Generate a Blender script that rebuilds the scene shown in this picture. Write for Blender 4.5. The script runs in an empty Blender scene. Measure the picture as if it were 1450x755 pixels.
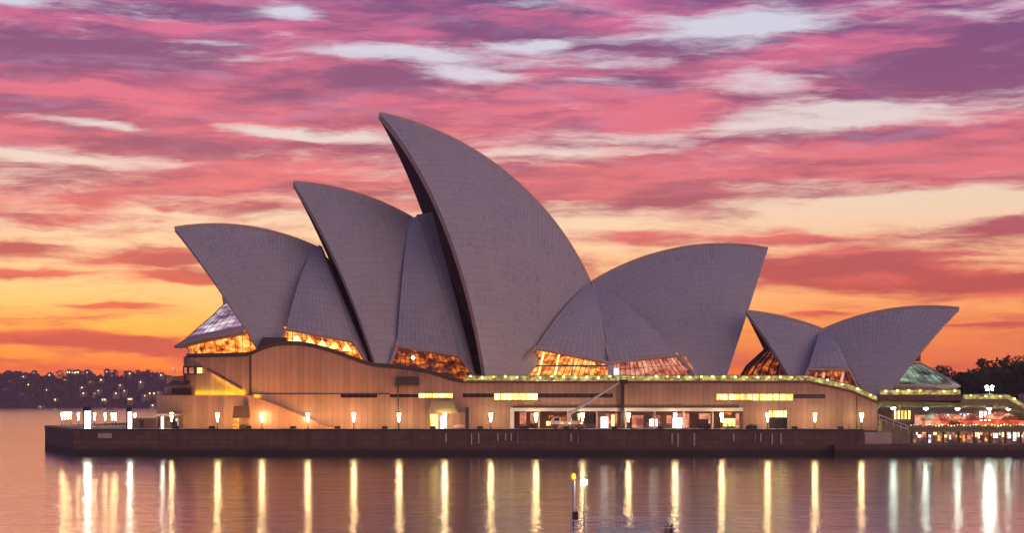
import bpy, math, random
from mathutils import Vector
R = math.radians
random.seed(7)
C = bpy.context.scene
COL = C.collection

# ------------------------------------------------------------------ camera
FPX, U0, V0, HC = 2520.0, 725.0, 564.0, 11.0      # focal length and horizon in photograph pixels, eye height in metres
cam = bpy.data.cameras.new('camera')
cam.sensor_width = 36.0
cam.lens = FPX / 1450 * 36
cam.shift_y = (V0 - 377.5) / 1450
cam.clip_start, cam.clip_end = 0.5, 12000
co = bpy.data.objects.new('camera', cam)
co.location = (0, 0, HC)
co.rotation_euler = (R(90), 0, 0)
COL.objects.link(co)
C.camera = co

def lin(r, g, b, a=1.0):
    f = lambda c: (c / 255 / 12.92) if c / 255 <= 0.04045 else ((c / 255 + 0.055) / 1.055) ** 2.4
    return (f(r), f(g), f(b), a)

# ------------------------------------------------------------------ node expression helper
class X:
    """a socket with arithmetic"""
    def __init__(s, nt, sock): s.nt, s.s = nt, sock
    def m(s, op, *args, clamp=False):
        n = s.nt.nodes.new('ShaderNodeMath'); n.operation = op; n.use_clamp = clamp
        for i, a in enumerate((s,) + args):
            if isinstance(a, X): s.nt.links.new(a.s, n.inputs[i])
            else: n.inputs[i].default_value = a
        return X(s.nt, n.outputs[0])
    def __add__(s, o): return s.m('ADD', o)
    def __radd__(s, o): return s.m('ADD', o)
    def __sub__(s, o): return s.m('SUBTRACT', o)
    def __mul__(s, o): return s.m('MULTIPLY', o)
    def __rmul__(s, o): return s.m('MULTIPLY', o)
    def __truediv__(s, o): return s.m('DIVIDE', o)
    def clamp(s): return s.m('ADD', 0.0, clamp=True)
    def step(s, lo, hi):
        n = s.nt.nodes.new('ShaderNodeMapRange'); n.interpolation_type = 'SMOOTHSTEP'
        s.nt.links.new(s.s, n.inputs['Value'])
        n.inputs['From Min'].default_value = lo; n.inputs['From Max'].default_value = hi
        return X(s.nt, n.outputs[0])

def vec(nt, x, y, z=0.0):
    n = nt.nodes.new('ShaderNodeCombineXYZ')
    for i, a in enumerate((x, y, z)):
        if isinstance(a, X): nt.links.new(a.s, n.inputs[i])
        else: n.inputs[i].default_value = a
    return n.outputs[0]

def noise(nt, v, scale, detail=4.0, rough=0.55, dist=0.0):
    n = nt.nodes.new('ShaderNodeTexNoise')
    if v is not None: nt.links.new(v, n.inputs['Vector'])
    n.inputs['Scale'].default_value = scale; n.inputs['Detail'].default_value = detail
    n.inputs['Roughness'].default_value = rough; n.inputs['Distortion'].default_value = dist
    return X(nt, n.outputs[0])

def mixc(nt, f, a, b):
    n = nt.nodes.new('ShaderNodeMix'); n.data_type = 'RGBA'
    for i, s_ in ((0, f), (6, a), (7, b)):
        if isinstance(s_, X): nt.links.new(s_.s, n.inputs[i])
        elif hasattr(s_, 'is_output'): nt.links.new(s_, n.inputs[i])
        else: n.inputs[i].default_value = s_
    return n.outputs[2]

def ramp(nt, f, stops, interp='LINEAR'):
    n = nt.nodes.new('ShaderNodeValToRGB'); n.color_ramp.interpolation = interp
    nt.links.new(f.s if isinstance(f, X) else f, n.inputs[0])
    e = n.color_ramp.elements
    while len(e) < len(stops): e.new(0.5)
    for i, (p, c) in enumerate(stops): e[i].position = p; e[i].color = c
    return n.outputs[0]

# ------------------------------------------------------------------ sky
def build_world():
    w = bpy.data.worlds.new('World'); C.world = w; w.use_nodes = True
    nt = w.node_tree; nt.nodes.clear()
    out = nt.nodes.new('ShaderNodeOutputWorld'); bg = nt.nodes.new('ShaderNodeBackground')
    tc = nt.nodes.new('ShaderNodeTexCoord'); sp = nt.nodes.new('ShaderNodeSeparateXYZ')
    nt.links.new(tc.outputs['Generated'], sp.inputs[0])
    x, y, z = (X(nt, sp.outputs[i]) for i in range(3))
    az = x.m('ARCTAN2', y)
    el = z.m('ARCSINE')
    # slow warp so cloud edges wander
    wv = vec(nt, az * 9.0, el * 34.0, 3.1)
    w1 = noise(nt, wv, 1.0, 5, 0.6) - 0.5
    w2 = noise(nt, vec(nt, az * 12.0, el * 50.0, 9.7), 1.0, 5, 0.6) - 0.5
    a2 = az + w1 * 0.045
    e2 = el + w2 * 0.013 + w1 * 0.005
    def blobs(lst):
        tot = None
        for (u, v, su, sv, amp, tilt) in lst:
            ca = math.atan((u - U0) / FPX); ce = math.atan((V0 - v) / FPX * math.cos(ca))
            da = (a2 - ca) * (FPX / su)
            de = (e2 - ce - (a2 - ca) * tilt) * (FPX / sv)
            g = (da * da + de * de) * -1.0
            g = g.m('EXPONENT') * amp
            tot = g if tot is None else tot + g
        return tot
    cl = blobs([
        # pale gaps
        (1060, 38, 120, 22, -.42, .02), (760, 62, 90, 8, -.32, .05), (540, 76, 110, 9, -.36, .0), (300, 62, 60, 6, -.2, -.05),
        (150, 178, 90, 9, -.42, -.10), (390, 188, 70, 8, -.36, -.06), (1180, 168, 170, 19, -.50, .02), (1090, 118, 90, 16, -.26, .0),
        (670, 105, 80, 14, -.32, -.06), (20, 2, 60, 8, -.35, 0), (420, 10, 40, 12, -.35, 0), (1340, 290, 140, 18, -.30, 0),
        (1150, 300, 130, 14, -.28, 0), (60, 225, 110, 10, -.25, -.06), (510, 192, 60, 10, -.28, 0), (760, 210, 90, 24, -.10, 0),
        # clouds
        (20, 350, 60, 13, .42, -.05), (30, 388, 90, 8, .42, .03), (235, 366, 80, 12, .40, .02), (260, 392, 70, 10, .34, -.08),
        (165, 431, 60, 5, .40, -.01), (110, 482, 130, 10, .46, -.03), (240, 496, 70, 10, .40, -.06), (1210, 378, 150, 22, .42, .02),
        (1410, 404, 90, 14, .44, -.06), (1150, 448, 60, 4, .34, 0), (1410, 322, 110, 16, .30, .03), (1120, 335, 130, 8, .30, .0),
        (1410, 461, 70, 3, .30, 0), (229, 297, 12, 4, .16, 0), (380, 248, 120, 14, .28, 0), (880, 268, 160, 26, .22, 0),
        (640, 28, 140, 14, .22, -.05), (1330, 220, 160, 30, .25, 0), (900, 340, 60, 14, .26, 0), (250, 130, 250, 30, .16, 0),
    ])
    dk = blobs([
        (60, 65, 150, 16, .38, -.05), (190, 88, 150, 14, .34, -.06), (60, 108, 110, 10, .20, 0), (1290, 105, 130, 30, .22, .06), (1420, 62, 60, 36, .30, 0),
        (1010, 62, 90, 5, .5, .0), (320, 15, 170, 12, .30, 0), (860, 118, 110, 8, .36, 0), (250, 210, 160, 8, .26, -.03), (30, 350, 60, 10, .35, 0),
        (230, 372, 70, 10, .25, 0), (1200, 378, 120, 14, .22, 0), (1410, 402, 80, 10, .3, 0), (680, 45, 90, 10, .25, -.05), (120, 484, 120, 8, .25, 0),
        (560, 118, 60, 12, .2, 0), (1420, 325, 80, 10, .25, 0), (745, 3, 60, 8, .5, 0),
        (930, 165, 80, 24, -.3, 0), (700, 160, 100, 22, -.2, 0), (1150, 212, 190, 10, -.34, 0), (130, 128, 140, 10, -.34, -.03), (240, 155, 110, 10, -.25, -.05),
        (420, 235, 100, 10, -.2, 0), (260, 30, 60, 10, -.25, 0)])
    fb = noise(nt, vec(nt, a2 * 7.0, e2 * 56.0, 1.3), 1.0, 9, 0.66)
    fine = noise(nt, vec(nt, a2 * 26.0, e2 * 190.0, 5.3), 1.0, 6, 0.6) - 0.5
    cover = ramp(nt, (el / 0.30).clamp(), [(0.0, (.02, .02, .02, 1)), (0.30, (.015, .015, .015, 1)), (0.42, (.20, .20, .20, 1)), (0.60, (.27, .27, .27, 1)), (1.0, (.16, .16, .16, 1))])
    D = fb * 1.0 + cl + fine * 0.38 + X(nt, cover)
    mask = D.step(0.43, 0.74)
    kk = noise(nt, vec(nt, a2 * 10.0, e2 * 60.0, 21.0), 1.0, 7, 0.6) + dk + fine * 0.55
    dark = kk.step(0.30, 0.68)
    # clear sky behind the clouds, by height; the west-to-east side is redder
    t = (el / 0.30).clamp()
    clear = ramp(nt, t, [(0.0, lin(238, 96, 34)), (0.055, lin(254, 132, 14)), (0.13, lin(255, 180, 70)), (0.24, lin(250, 204, 146)), (0.34, lin(240, 212, 180)),
                         (0.46, lin(230, 208, 200)), (0.62, lin(208, 202, 216)), (0.80, lin(196, 204, 224)), (1.0, lin(128, 112, 160))])
    red = az.step(-0.06, 0.22)
    lowred = (el.step(0.02, 0.13) * -1.0 + 1.0) * red * 0.55
    clear = mixc(nt, lowred, clear, lin(226, 84, 62))
    lit = ramp(nt, t, [(0.0, lin(222, 84, 50)), (0.2, lin(214, 88, 76)), (0.38, lin(224, 108, 114)), (0.55, lin(218, 100, 128)), (0.75, lin(200, 92, 144)), (1.0, lin(150, 88, 150))])
    shd = ramp(nt, t, [(0.0, lin(190, 60, 44)), (0.2, lin(172, 62, 66)), (0.38, lin(162, 72, 98)), (0.55, lin(130, 60, 108)), (0.75, lin(106, 54, 118)), (1.0, lin(92, 70, 130))])
    lilac = (noise(nt, vec(nt, a2 * 14.0, e2 * 80.0, 33.0), 1.0, 6, 0.6) + fine * 0.3).step(0.50, 0.78) * el.step(0.06, 0.16) * 0.40
    cloud = mixc(nt, lilac, mixc(nt, dark, lit, shd), lin(196, 156, 196))
    front = mixc(nt, mask * 0.96, clear, cloud)
    # dusk sky behind the camera
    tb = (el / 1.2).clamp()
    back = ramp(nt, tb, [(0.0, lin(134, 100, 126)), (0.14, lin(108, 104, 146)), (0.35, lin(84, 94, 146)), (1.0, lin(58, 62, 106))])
    fill_glow = (x * 0.62 + y * -0.76 + z * 0.18).step(0.66, 1.0)          # bright patch added to the unseen sky, lights the shells from the right
    back = mixc(nt, fill_glow * 0.9, back, tuple(k * 2.6 for k in lin(255, 196, 178)[:3]) + (1,))
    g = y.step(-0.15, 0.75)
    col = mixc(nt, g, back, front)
    zen = el.step(0.26, 0.52)
    col = mixc(nt, zen * 0.92, col, lin(62, 74, 122))
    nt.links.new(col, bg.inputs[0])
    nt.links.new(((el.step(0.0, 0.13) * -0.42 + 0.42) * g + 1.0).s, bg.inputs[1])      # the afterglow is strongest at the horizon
    sk = nt.nodes.new('ShaderNodeTexSky'); sk.sky_type = 'NISHITA'; sk.sun_disc = False
    sk.sun_elevation = SUN_EL; sk.sun_rotation = SUN_AZ
    b2 = nt.nodes.new('ShaderNodeBackground'); nt.links.new(sk.outputs[0], b2.inputs[0]); b2.inputs[1].default_value = 0.015
    add = nt.nodes.new('ShaderNodeAddShader')
    nt.links.new(bg.outputs[0], add.inputs[0]); nt.links.new(b2.outputs[0], add.inputs[1])
    nt.links.new(add.outputs[0], out.inputs[0])

SUN_EL, SUN_AZ = R(0.5), R(-12)       # just at the horizon, behind the building on the left
build_world()
sd = bpy.data.lights.new('sun', 'SUN'); sd.energy = 0.15; sd.angle = R(0.5); sd.color = (1.0, .55, .3)
so = bpy.data.objects.new('sun', sd)
so.rotation_euler = Vector((math.sin(SUN_AZ) * math.cos(SUN_EL), math.cos(SUN_AZ) * math.cos(SUN_EL), math.sin(SUN_EL))).to_track_quat('Z', 'Y').to_euler()
so.location = (0, 0, 200)
COL.objects.link(so)
vs = C.view_settings
vs.view_transform = 'Standard'; vs.look = 'None'; vs.exposure = 0.14; vs.gamma = 1.0; vs.use_curve_mapping = False
cy = C.cycles
cy.use_denoising = True
cy.sample_clamp_indirect = 4.0
cy.max_bounces = 6; cy.diffuse_bounces = 2; cy.glossy_bounces = 3; cy.transmission_bounces = 3; cy.volume_bounces = 0
cy.caustics_reflective = False; cy.caustics_refractive = False

# ------------------------------------------------------------------ materials
def new_mat(name):
    m = bpy.data.materials.new(name); m.use_nodes = True
    nt = m.node_tree; b = nt.nodes['Principled BSDF']
    return m, nt, b

def objco(nt, kind='Object'):
    return nt.nodes.new('ShaderNodeTexCoord').outputs[kind]

def scaled(nt, v, s):
    n = nt.nodes.new('ShaderNodeMapping'); nt.links.new(v, n.inputs[0]); n.inputs['Scale'].default_value = s
    return n.outputs[0]

def plain(name, c, rough=0.7, var=0.25, sc=0.6, metal=0.0, bump=0.0):
    m, nt, b = new_mat(name)
    n = noise(nt, objco(nt), sc, 6, 0.65)
    lo = tuple(k * (1 - var) for k in c[:3]) + (1,); hi = tuple(min(1, k * (1 + var)) for k in c[:3]) + (1,)
    nt.links.new(ramp(nt, n, [(0.3, lo), (0.7, hi)]), b.inputs['Base Color'])
    b.inputs['Roughness'].default_value = rough; b.inputs['Metallic'].default_value = metal
    if bump:
        bn = nt.nodes.new('ShaderNodeBump'); nt.links.new(noise(nt, objco(nt), sc * 6, 5).s, bn.inputs['Height'])
        bn.inputs['Strength'].default_value = bump; nt.links.new(bn.outputs[0], b.inputs['Normal'])
    return m

def glow(name, c, strength, var=None, sc=(1, 1, 1)):
    """something that gives off light; var = darker colour seen in patches of a lit interior"""
    m, nt, b = new_mat(name)
    b.inputs['Base Color'].default_value = (.02, .02, .02, 1); b.inputs['Roughness'].default_value = .3
    b.inputs['Emission Strength'].default_value = strength
    if var is None:
        b.inputs['Emission Color'].default_value = c
    else:
        n = noise(nt, scaled(nt, objco(nt), sc), 1.0, 4, 0.6)
        nt.links.new(ramp(nt, n, [(0.36, var[0]), (0.5, c), (0.66, var[1])]), b.inputs['Emission Color'])
    return m

def tile_mat():
    """glazed chevron tiles: UV x counts ribs, UV y is metres along a rib"""
    m, nt, b = new_mat('shell_tiles')
    uv = objco(nt, 'UV'); sp = nt.nodes.new('ShaderNodeSeparateXYZ'); nt.links.new(uv, sp.inputs[0])
    u, v = X(nt, sp.outputs[0]), X(nt, sp.outputs[1])
    fu = u.m('FRACT'); fv = (v / 1.6 - (fu - 0.5).m('ABSOLUTE') * 0.25).m('FRACT')
    lu = (fu - 0.5).m('ABSOLUTE').step(0.42, 0.49)
    lv = (fv - 0.5).m('ABSOLUTE').step(0.42, 0.49)
    line = lu.m('MAXIMUM', lv * 0.55)
    wn = nt.nodes.new('ShaderNodeTexWhiteNoise'); wn.noise_dimensions = '2D'
    nt.links.new(vec(nt, u.m('FLOOR'), (v / 1.6).m('FLOOR')), wn.inputs['Vector'])
    n = noise(nt, objco(nt), 0.12, 6, 0.65)
    tone = X(nt, wn.outputs[0]) * 0.16 + n * 0.5 + 0.55
    base = mixc(nt, tone * 0.5, (.27, .275, .29, 1), (.76, .775, .80, 1))
    base = mixc(nt, line * 0.62, base, (.17, .15, .15, 1))
    nt.links.new(base, b.inputs['Base Color'])
    nt.links.new((X(nt, wn.outputs[0]) * 0.25 + n * 0.3 + 0.12).s, b.inputs['Roughness'])
    bn = nt.nodes.new('ShaderNodeBump'); bn.inputs['Strength'].default_value = 0.25; bn.inputs['Distance'].default_value = 0.08
    nt.links.new((line * -1.0).s, bn.inputs['Height']); nt.links.new(bn.outputs[0], b.inputs['Normal'])
    return m

def granite_mat(name, c, pitch=1.14, seam=0.62):
    """precast granite panels with upright joints"""
    m, nt, b = new_mat(name)
    oc = objco(nt); sp = nt.nodes.new('ShaderNodeSeparateXYZ'); nt.links.new(oc, sp.inputs[0])
    x, y, z = (X(nt, sp.outputs[i]) for i in range(3))
    s = x / pitch
    fr = (s.m('FRACT') - 0.5).m('ABSOLUTE').step(0.455, 0.49)
    wn = nt.nodes.new('ShaderNodeTexWhiteNoise'); wn.noise_dimensions = '1D'; nt.links.new(s.m('FLOOR').s, wn.inputs['W'])
    n = noise(nt, scaled(nt, oc, (1.0, 1.0, .5)), 1.0, 6, 0.65)
    n2 = noise(nt, oc, 0.09, 4, 0.6)
    tone = X(nt, wn.outputs[0]) * 0.34 + n * 0.5 + n2 * 0.9 - 0.36
    lo = tuple(k * .6 for k in c[:3]) + (1,); hi = tuple(min(1, k * 1.3) for k in c[:3]) + (1,)
    base = mixc(nt, tone.clamp(), lo, hi)
    base = mixc(nt, fr * seam, base, (.03, .022, .018, 1))
    nt.links.new(base, b.inputs['Base Color']); b.inputs['Roughness'].default_value = .75
    bn = nt.nodes.new('ShaderNodeBump'); bn.inputs['Strength'].default_value = .5; bn.inputs['Distance'].default_value = .1
    nt.links.new((fr * -1.0 + n * 0.1).s, bn.inputs['Height']); nt.links.new(bn.outputs[0], b.inputs['Normal'])
    return m

def water_mat():
    m, nt, b = new_mat('harbour_water')
    b.inputs['Base Color'].default_value = (.020, .018, .026, 1)
    b.inputs['IOR'].default_value = 1.6
    b.inputs['Specular IOR Level'].default_value = 0.5
    oc = objco(nt)
    n1 = noise(nt, scaled(nt, oc, (.30, .40, 1)), 1.0, 3, 0.6)
    n2 = noise(nt, scaled(nt, oc, (.05, .13, 1)), 1.0, 3, 0.5)
    patch = noise(nt, scaled(nt, oc, (.004, .02, 1)), 1.0, 4, 0.5)
    nt.links.new((patch * 0.08 + 0.10).s, b.inputs['Roughness'])
    bn = nt.nodes.new('ShaderNodeBump'); bn.inputs['Strength'].default_value = 1.0; bn.inputs['Distance'].default_value = 0.10
    nt.links.new((n1 * 1.15 + n2 * 1.3).s, bn.inputs['Height']); nt.links.new(bn.outputs[0], b.inputs['Normal'])
    gl = nt.nodes.new('ShaderNodeBsdfGlossy'); gl.inputs['Color'].default_value = (1.0, .94, .90, 1)
    nt.links.new((patch * 0.08 + 0.10).s, gl.inputs['Roughness']); nt.links.new(bn.outputs[0], gl.inputs['Normal'])
    mx = nt.nodes.new('ShaderNodeMixShader'); mx.inputs[0].default_value = .9
    nt.links.new(b.outputs[0], mx.inputs[1]); nt.links.new(gl.outputs[0], mx.inputs[2])
    nt.links.new(mx.outputs[0], nt.nodes['Material Output'].inputs[0])
    return m

def leaf_mat(name, a, bcol):
    m, nt, b = new_mat(name)
    n = noise(nt, objco(nt), 0.5, 3)
    nt.links.new(ramp(nt, n, [(0.3, a), (0.7, bcol)]), b.inputs['Base Color']); b.inputs['Roughness'].default_value = .75
    return m

def seawall_mat():
    """big stone blocks, run-down streaks, a dark weedy tide line"""
    m, nt, b = new_mat('seawall_stone')
    oc = objco(nt); sp = nt.nodes.new('ShaderNodeSeparateXYZ'); nt.links.new(oc, sp.inputs[0])
    x, z = X(nt, sp.outputs[0]), X(nt, sp.outputs[2])
    br = nt.nodes.new('ShaderNodeTexBrick'); nt.links.new(vec(nt, x, z), br.inputs['Vector'])
    br.inputs['Scale'].default_value = 1.0; br.inputs['Brick Width'].default_value = 3.0; br.inputs['Row Height'].default_value = 1.0; br.inputs['Mortar Size'].default_value = .06
    br.inputs['Color1'].default_value = (.15, .095, .07, 1); br.inputs['Color2'].default_value = (.20, .125, .09, 1); br.inputs['Mortar'].default_value = (.10, .065, .05, 1)
    st = noise(nt, scaled(nt, oc, (.9, .9, .07)), 1.0, 6, .7)
    base = mixc(nt, st.step(.45, .7) * .6, br.outputs[0], (.07, .05, .042, 1))
    tide = (z + (st - .5) * 1.2).step(2.0, .6) if False else (z + (st - .5) * 1.4).step(.7, 1.9) * -1.0 + 1.0
    base = mixc(nt, tide * .85, base, (.022, .024, .016, 1))
    nt.links.new(base, b.inputs['Base Color']); b.inputs['Roughness'].default_value = .8
    bn = nt.nodes.new('ShaderNodeBump'); bn.inputs['Strength'].default_value = .5; bn.inputs['Distance'].default_value = .1
    nt.links.new(noise(nt, oc, 1.5, 6).s, bn.inputs['Height']); nt.links.new(bn.outputs[0], b.inputs['Normal'])
    return m

M = dict(
    tile=tile_mat(),
    rim=plain('concrete_rim', (.56, .44, .39), .6, .12),
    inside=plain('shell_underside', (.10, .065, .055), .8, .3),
    granite=granite_mat('granite_panels', (.48, .29, .21)),
    granite2=granite_mat('granite_panels_lower', (.49, .28, .19), 1.14, .45),
    coping=plain('dark_coping', (.06, .04, .035), .6),
    bronze=plain('bronze_frame', (.07, .045, .03), .4, .2, metal=.4),
    dark=plain('dark_metal', (.02, .018, .018), .5),
    grey=plain('grey_metal', (.25, .24, .24), .45),
    white=plain('white_paint', (.78, .76, .74), .5, .06),
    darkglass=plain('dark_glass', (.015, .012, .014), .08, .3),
    seawall=seawall_mat(),
    deck=plain('promenade_paving', (.30, .22, .18), .8, .2, .5),
    warm=glow('lit_interior_warm', lin(240, 116, 24), 1.5, (lin(84, 22, 4), lin(255, 206, 100)), (.55, .55, 1.1)),
    dim=glow('lit_interior_dim', lin(104, 36, 12), 1.2, (lin(30, 10, 6), lin(238, 120, 34)), (.5, .5, .9)),
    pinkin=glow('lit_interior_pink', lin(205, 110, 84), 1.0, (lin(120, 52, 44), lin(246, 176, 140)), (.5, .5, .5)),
    strip=glow('lit_slot', lin(255, 226, 120), 2.2, (lin(230, 150, 56), lin(255, 248, 205)), (1.4, 1.4, .2)),
    cool=glow('lit_cool_white', lin(246, 236, 226), 3.4),
    cool2=glow('lit_shop_white', lin(225, 235, 250), 1.6, (lin(120, 110, 130), lin(255, 255, 255)), (1.5, 1.5, 1.5)),
    arcglow=glow('lit_arcade_inside', lin(96, 52, 40), .8, (lin(40, 22, 24), lin(190, 130, 90)), (1.2, 1.2, .8)),
    redglow=glow('lit_terrace_red', lin(214, 84, 44), 1.3, (lin(150, 46, 30), lin(255, 170, 130)), (.5, .5, .9)),
    lamp=glow('lamp_glass', (1.0, .74, .34, 1), 46.0),
    pylon=glow('pylon_glass', (.95, 1.0, .80, 1), 14.0),
    bluelit=glow('blue_screen', lin(190, 205, 255), 1.6),
    rail=glow('rail_light', lin(240, 240, 150), 5.0),
    panel=glow('lit_glass_panel', lin(160, 150, 66), 1.05, (lin(84, 62, 40), lin(215, 210, 120)), (.9, .9, .9)),  # rail lamps shining on the glass, put in as the panel's own glow
    yellow=glow('yellow_light', lin(240, 205, 20), 22.0),
    pend=glow('pendant_glass', (.75, 1.0, .85, 1), 90.0),
    house=glow('house_light', (1.0, .72, .25, 1), 3.2),
    house_dim=glow('house_light_dim', (.9, .55, .2, 1), 1.0), house_white=glow('house_light_white', (.95, .95, .7, 1), 2.4),
    orange=glow('beacon_orange', (1.0, .26, .004, 1), 4.0),
    beaconw=glow('beacon_white', (1.0, .96, .90, 1), 18.0),
    skirt=glow('glass_skirt', lin(186, 150, 172), 1.15, (lin(104, 74, 108), lin(246, 238, 244)), (.16, .16, .5)),  # sky reflections and inside light on the glass, put in as patchy emission
    skirtgreen=glow('glass_skirt_green', lin(120, 138, 120), .8, (lin(56, 50, 50), lin(190, 226, 190)), (.25, .25, .7)),
    copperglass=plain('copper_glass', (.42, .24, .20), .2, .4, .8),
    leaf=leaf_mat('leaves_dark', (.028, .045, .020, 1), (.085, .11, .045, 1)),
    bark=plain('bark', (.06, .04, .03), .9),
    wood=leaf_mat('far_woods', (.075, .048, .042, 1), (.14, .085, .07, 1)),  # leaf colour lightened to carry some of the distance haze
    hill=plain('hill_ground', (.07, .06, .045), .95, .3, .02),
    hwall=plain('house_wall', (.40, .34, .30), .8, .2),
    hroof=plain('house_roof', (.20, .09, .06), .8, .2),
    red=plain('red_canvas', (.62, .13, .06), .8, .15),
    cream=plain('cream_canvas', (.70, .62, .52), .8, .1),
    olive=plain('olive_concrete', (.30, .25, .14), .8, .25),
    plum=plain('plum_fascia', (.17, .075, .065), .7, .2),
    hull=plain('boat_hull', (.72, .80, .74), .5, .1),
    water=water_mat(),
)

# ------------------------------------------------------------------ mesh builder
class MB:
    def __init__(s): s.v, s.f, s.mi, s.uv, s.sm = [], [], [], {}, []
    def face(s, pts, mi=0, smooth=False):
        i = len(s.v); s.v += [tuple(p) for p in pts]
        s.f.append(tuple(range(i, i + len(pts)))); s.mi.append(mi); s.sm.append(smooth)
    def grid(s, rows, mi=0, smooth=True, uv=None, flip=False):
        i0 = len(s.v); n = len(rows[0])
        for r_ in rows: s.v += [tuple(p) for p in r_]
        for a in range(len(rows) - 1):
            for b in range(n - 1):
                q = (i0 + a * n + b, i0 + a * n + b + 1, i0 + (a + 1) * n + b + 1, i0 + (a + 1) * n + b)
                if flip: q = q[::-1]
                if uv:
                    us = [uv[a][b], uv[a][b + 1], uv[a + 1][b + 1], uv[a + 1][b]]
                    s.uv[len(s.f)] = us[::-1] if flip else us
                s.f.append(q); s.mi.append(mi); s.sm.append(smooth)
    def box(s, x0, x1, y0, y1, z0, z1, mi=0):
        p = [(x, y, z) for z in (z0, z1) for y in (y0, y1) for x in (x0, x1)]
        for q in ((0, 2, 3, 1), (4, 5, 7, 6), (0, 1, 5, 4), (2, 6, 7, 3), (0, 4, 6, 2), (1, 3, 7, 5)):
            s.face([p[k] for k in q], mi)
    def prism(s, poly, d, mi=0):
        """closed polygon of points swept by vector d"""
        d = Vector(d); a = [Vector(p) for p in poly]; b = [p + d for p in a]
        s.face(a, mi); s.face(b[::-1], mi)
        for k in range(len(a)):
            j = (k + 1) % len(a); s.face([a[k], b[k], b[j], a[j]], mi)
    def tube(s, a, b, r0, r1=None, n=8, mi=0, cap=True):
        a, b = Vector(a), Vector(b); r1 = r0 if r1 is None else r1
        q = (b - a).to_track_quat('Z', 'Y'); e1, e2 = q @ Vector((1, 0, 0)), q @ Vector((0, 1, 0))
        ring = lambda c, r: [c + (e1 * math.cos(k * 2 * math.pi / n) + e2 * math.sin(k * 2 * math.pi / n)) * r for k in range(n + 1)]
        A, B = ring(a, r0), ring(b, r1)
        s.grid([A, B], mi)
        if cap: s.face(A[:-1][::-1], mi); s.face(B[:-1], mi)
    def lathe(s, c, prof, n=12, mi=0, a0=0.0, a1=2 * math.pi, ky=1.0):
        rows = [[(c[0] + r * math.cos(a0 + (a1 - a0) * k / n), c[1] + ky * r * math.sin(a0 + (a1 - a0) * k / n), c[2] + z) for k in range(n + 1)] for r, z in prof]
        s.grid(rows, mi)
    def build(s, name, mats, parent=None):
        me = bpy.data.meshes.new(name)
        off = parent_origin(parent)
        me.from_pydata([(v[0] - off[0], v[1] - off[1], v[2] - off[2]) for v in s.v], [], s.f)
        for m in (mats if isinstance(mats, (list, tuple)) else [mats]): me.materials.append(M[m])
        me.polygons.foreach_set('material_index', s.mi); me.polygons.foreach_set('use_smooth', s.sm)
        if s.uv:
            L = me.uv_layers.new(name='UVMap')
            for fi, us in s.uv.items():
                p = me.polygons[fi]
                for k, li in enumerate(p.loop_indices): L.data[li].uv = us[k]
        me.update()
        o = bpy.data.objects.new(name, me); COL.objects.link(o)
        if parent: o.parent = parent
        return o

def parent_origin(p):
    o = Vector((0, 0, 0))
    while p is not None: o += Vector(p.location); p = p.parent
    return o

def tag(o, label=None, cat=None, group=None, kind=None):
    if label: o['label'] = label
    if cat: o['category'] = cat
    if group: o['group'] = group
    if kind: o['kind'] = kind
    return o

def thing(name, loc, label, cat, group=None):
    o = bpy.data.objects.new(name, None); o.location = loc; o.empty_display_size = .5; COL.objects.link(o)
    return tag(o, label, cat, group)

def copy_tree(o, parent=None):
    c = o.copy(); COL.objects.link(c); c.parent = parent
    for ch in list(o.children): copy_tree(ch, c)
    return c

def at(u, v, y): return ((u - U0) / FPX * y, y, HC + (V0 - v) / FPX * y)
def ax(u, y): return (u - U0) / FPX * y
def az_(v, y): return HC + (V0 - v) / FPX * y

def box_part(name, mat, parent, *args):
    m = MB(); m.box(*args); return m.build(name, mat, parent)

# ------------------------------------------------------------------ the setting: water, hills, promenade
m = MB(); m.face([(-2500, -150, 0), (2500, -150, 0), (2500, 3000, 0), (-2500, 3000, 0)])
tag(m.build('water', 'water'), kind='structure')

def hill_h(x, y):
    t = min(1, max(0, (y - 1980) / 160)); t = t * t * (3 - 2 * t)
    k = 33 + 5 * math.sin(x * .011 + 1) + 3.5 * math.sin(x * .031 + 2.2) + 2 * math.sin(x * .083)
    k *= 1 - .14 * max(0, min(1, (x + 480) / 900))
    return -1.5 + (k + 1.5) * t * (.82 + .18 * math.sin(y * .02 + x * .006))
m = MB()
xs = [-2300 + 20 * i for i in range(231)]; ys = [1960, 1985, 2000, 2020, 2045, 2070, 2100, 2140, 2200, 2300, 2450]
m.grid([[(x, y + 14 * math.sin(x * .013), hill_h(x, y)) for x in xs] for y in ys])
tag(m.build('hills', 'hill'), kind='structure')

DZ = 5.0
A_, B_, C_ = (-100, 381), (-84, 340.5), (66.5, 336.5)
m = MB(); pts = [(-99.4, 381.2), (-83.6, 341.1), (66.0, 337.1), (66.0, 470), (-85, 470)]
m.prism([(x, y, -1.5) for x, y in pts], (0, 0, DZ + 1.5))
tag(m.build('promenade', 'deck'), kind='structure')

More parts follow.
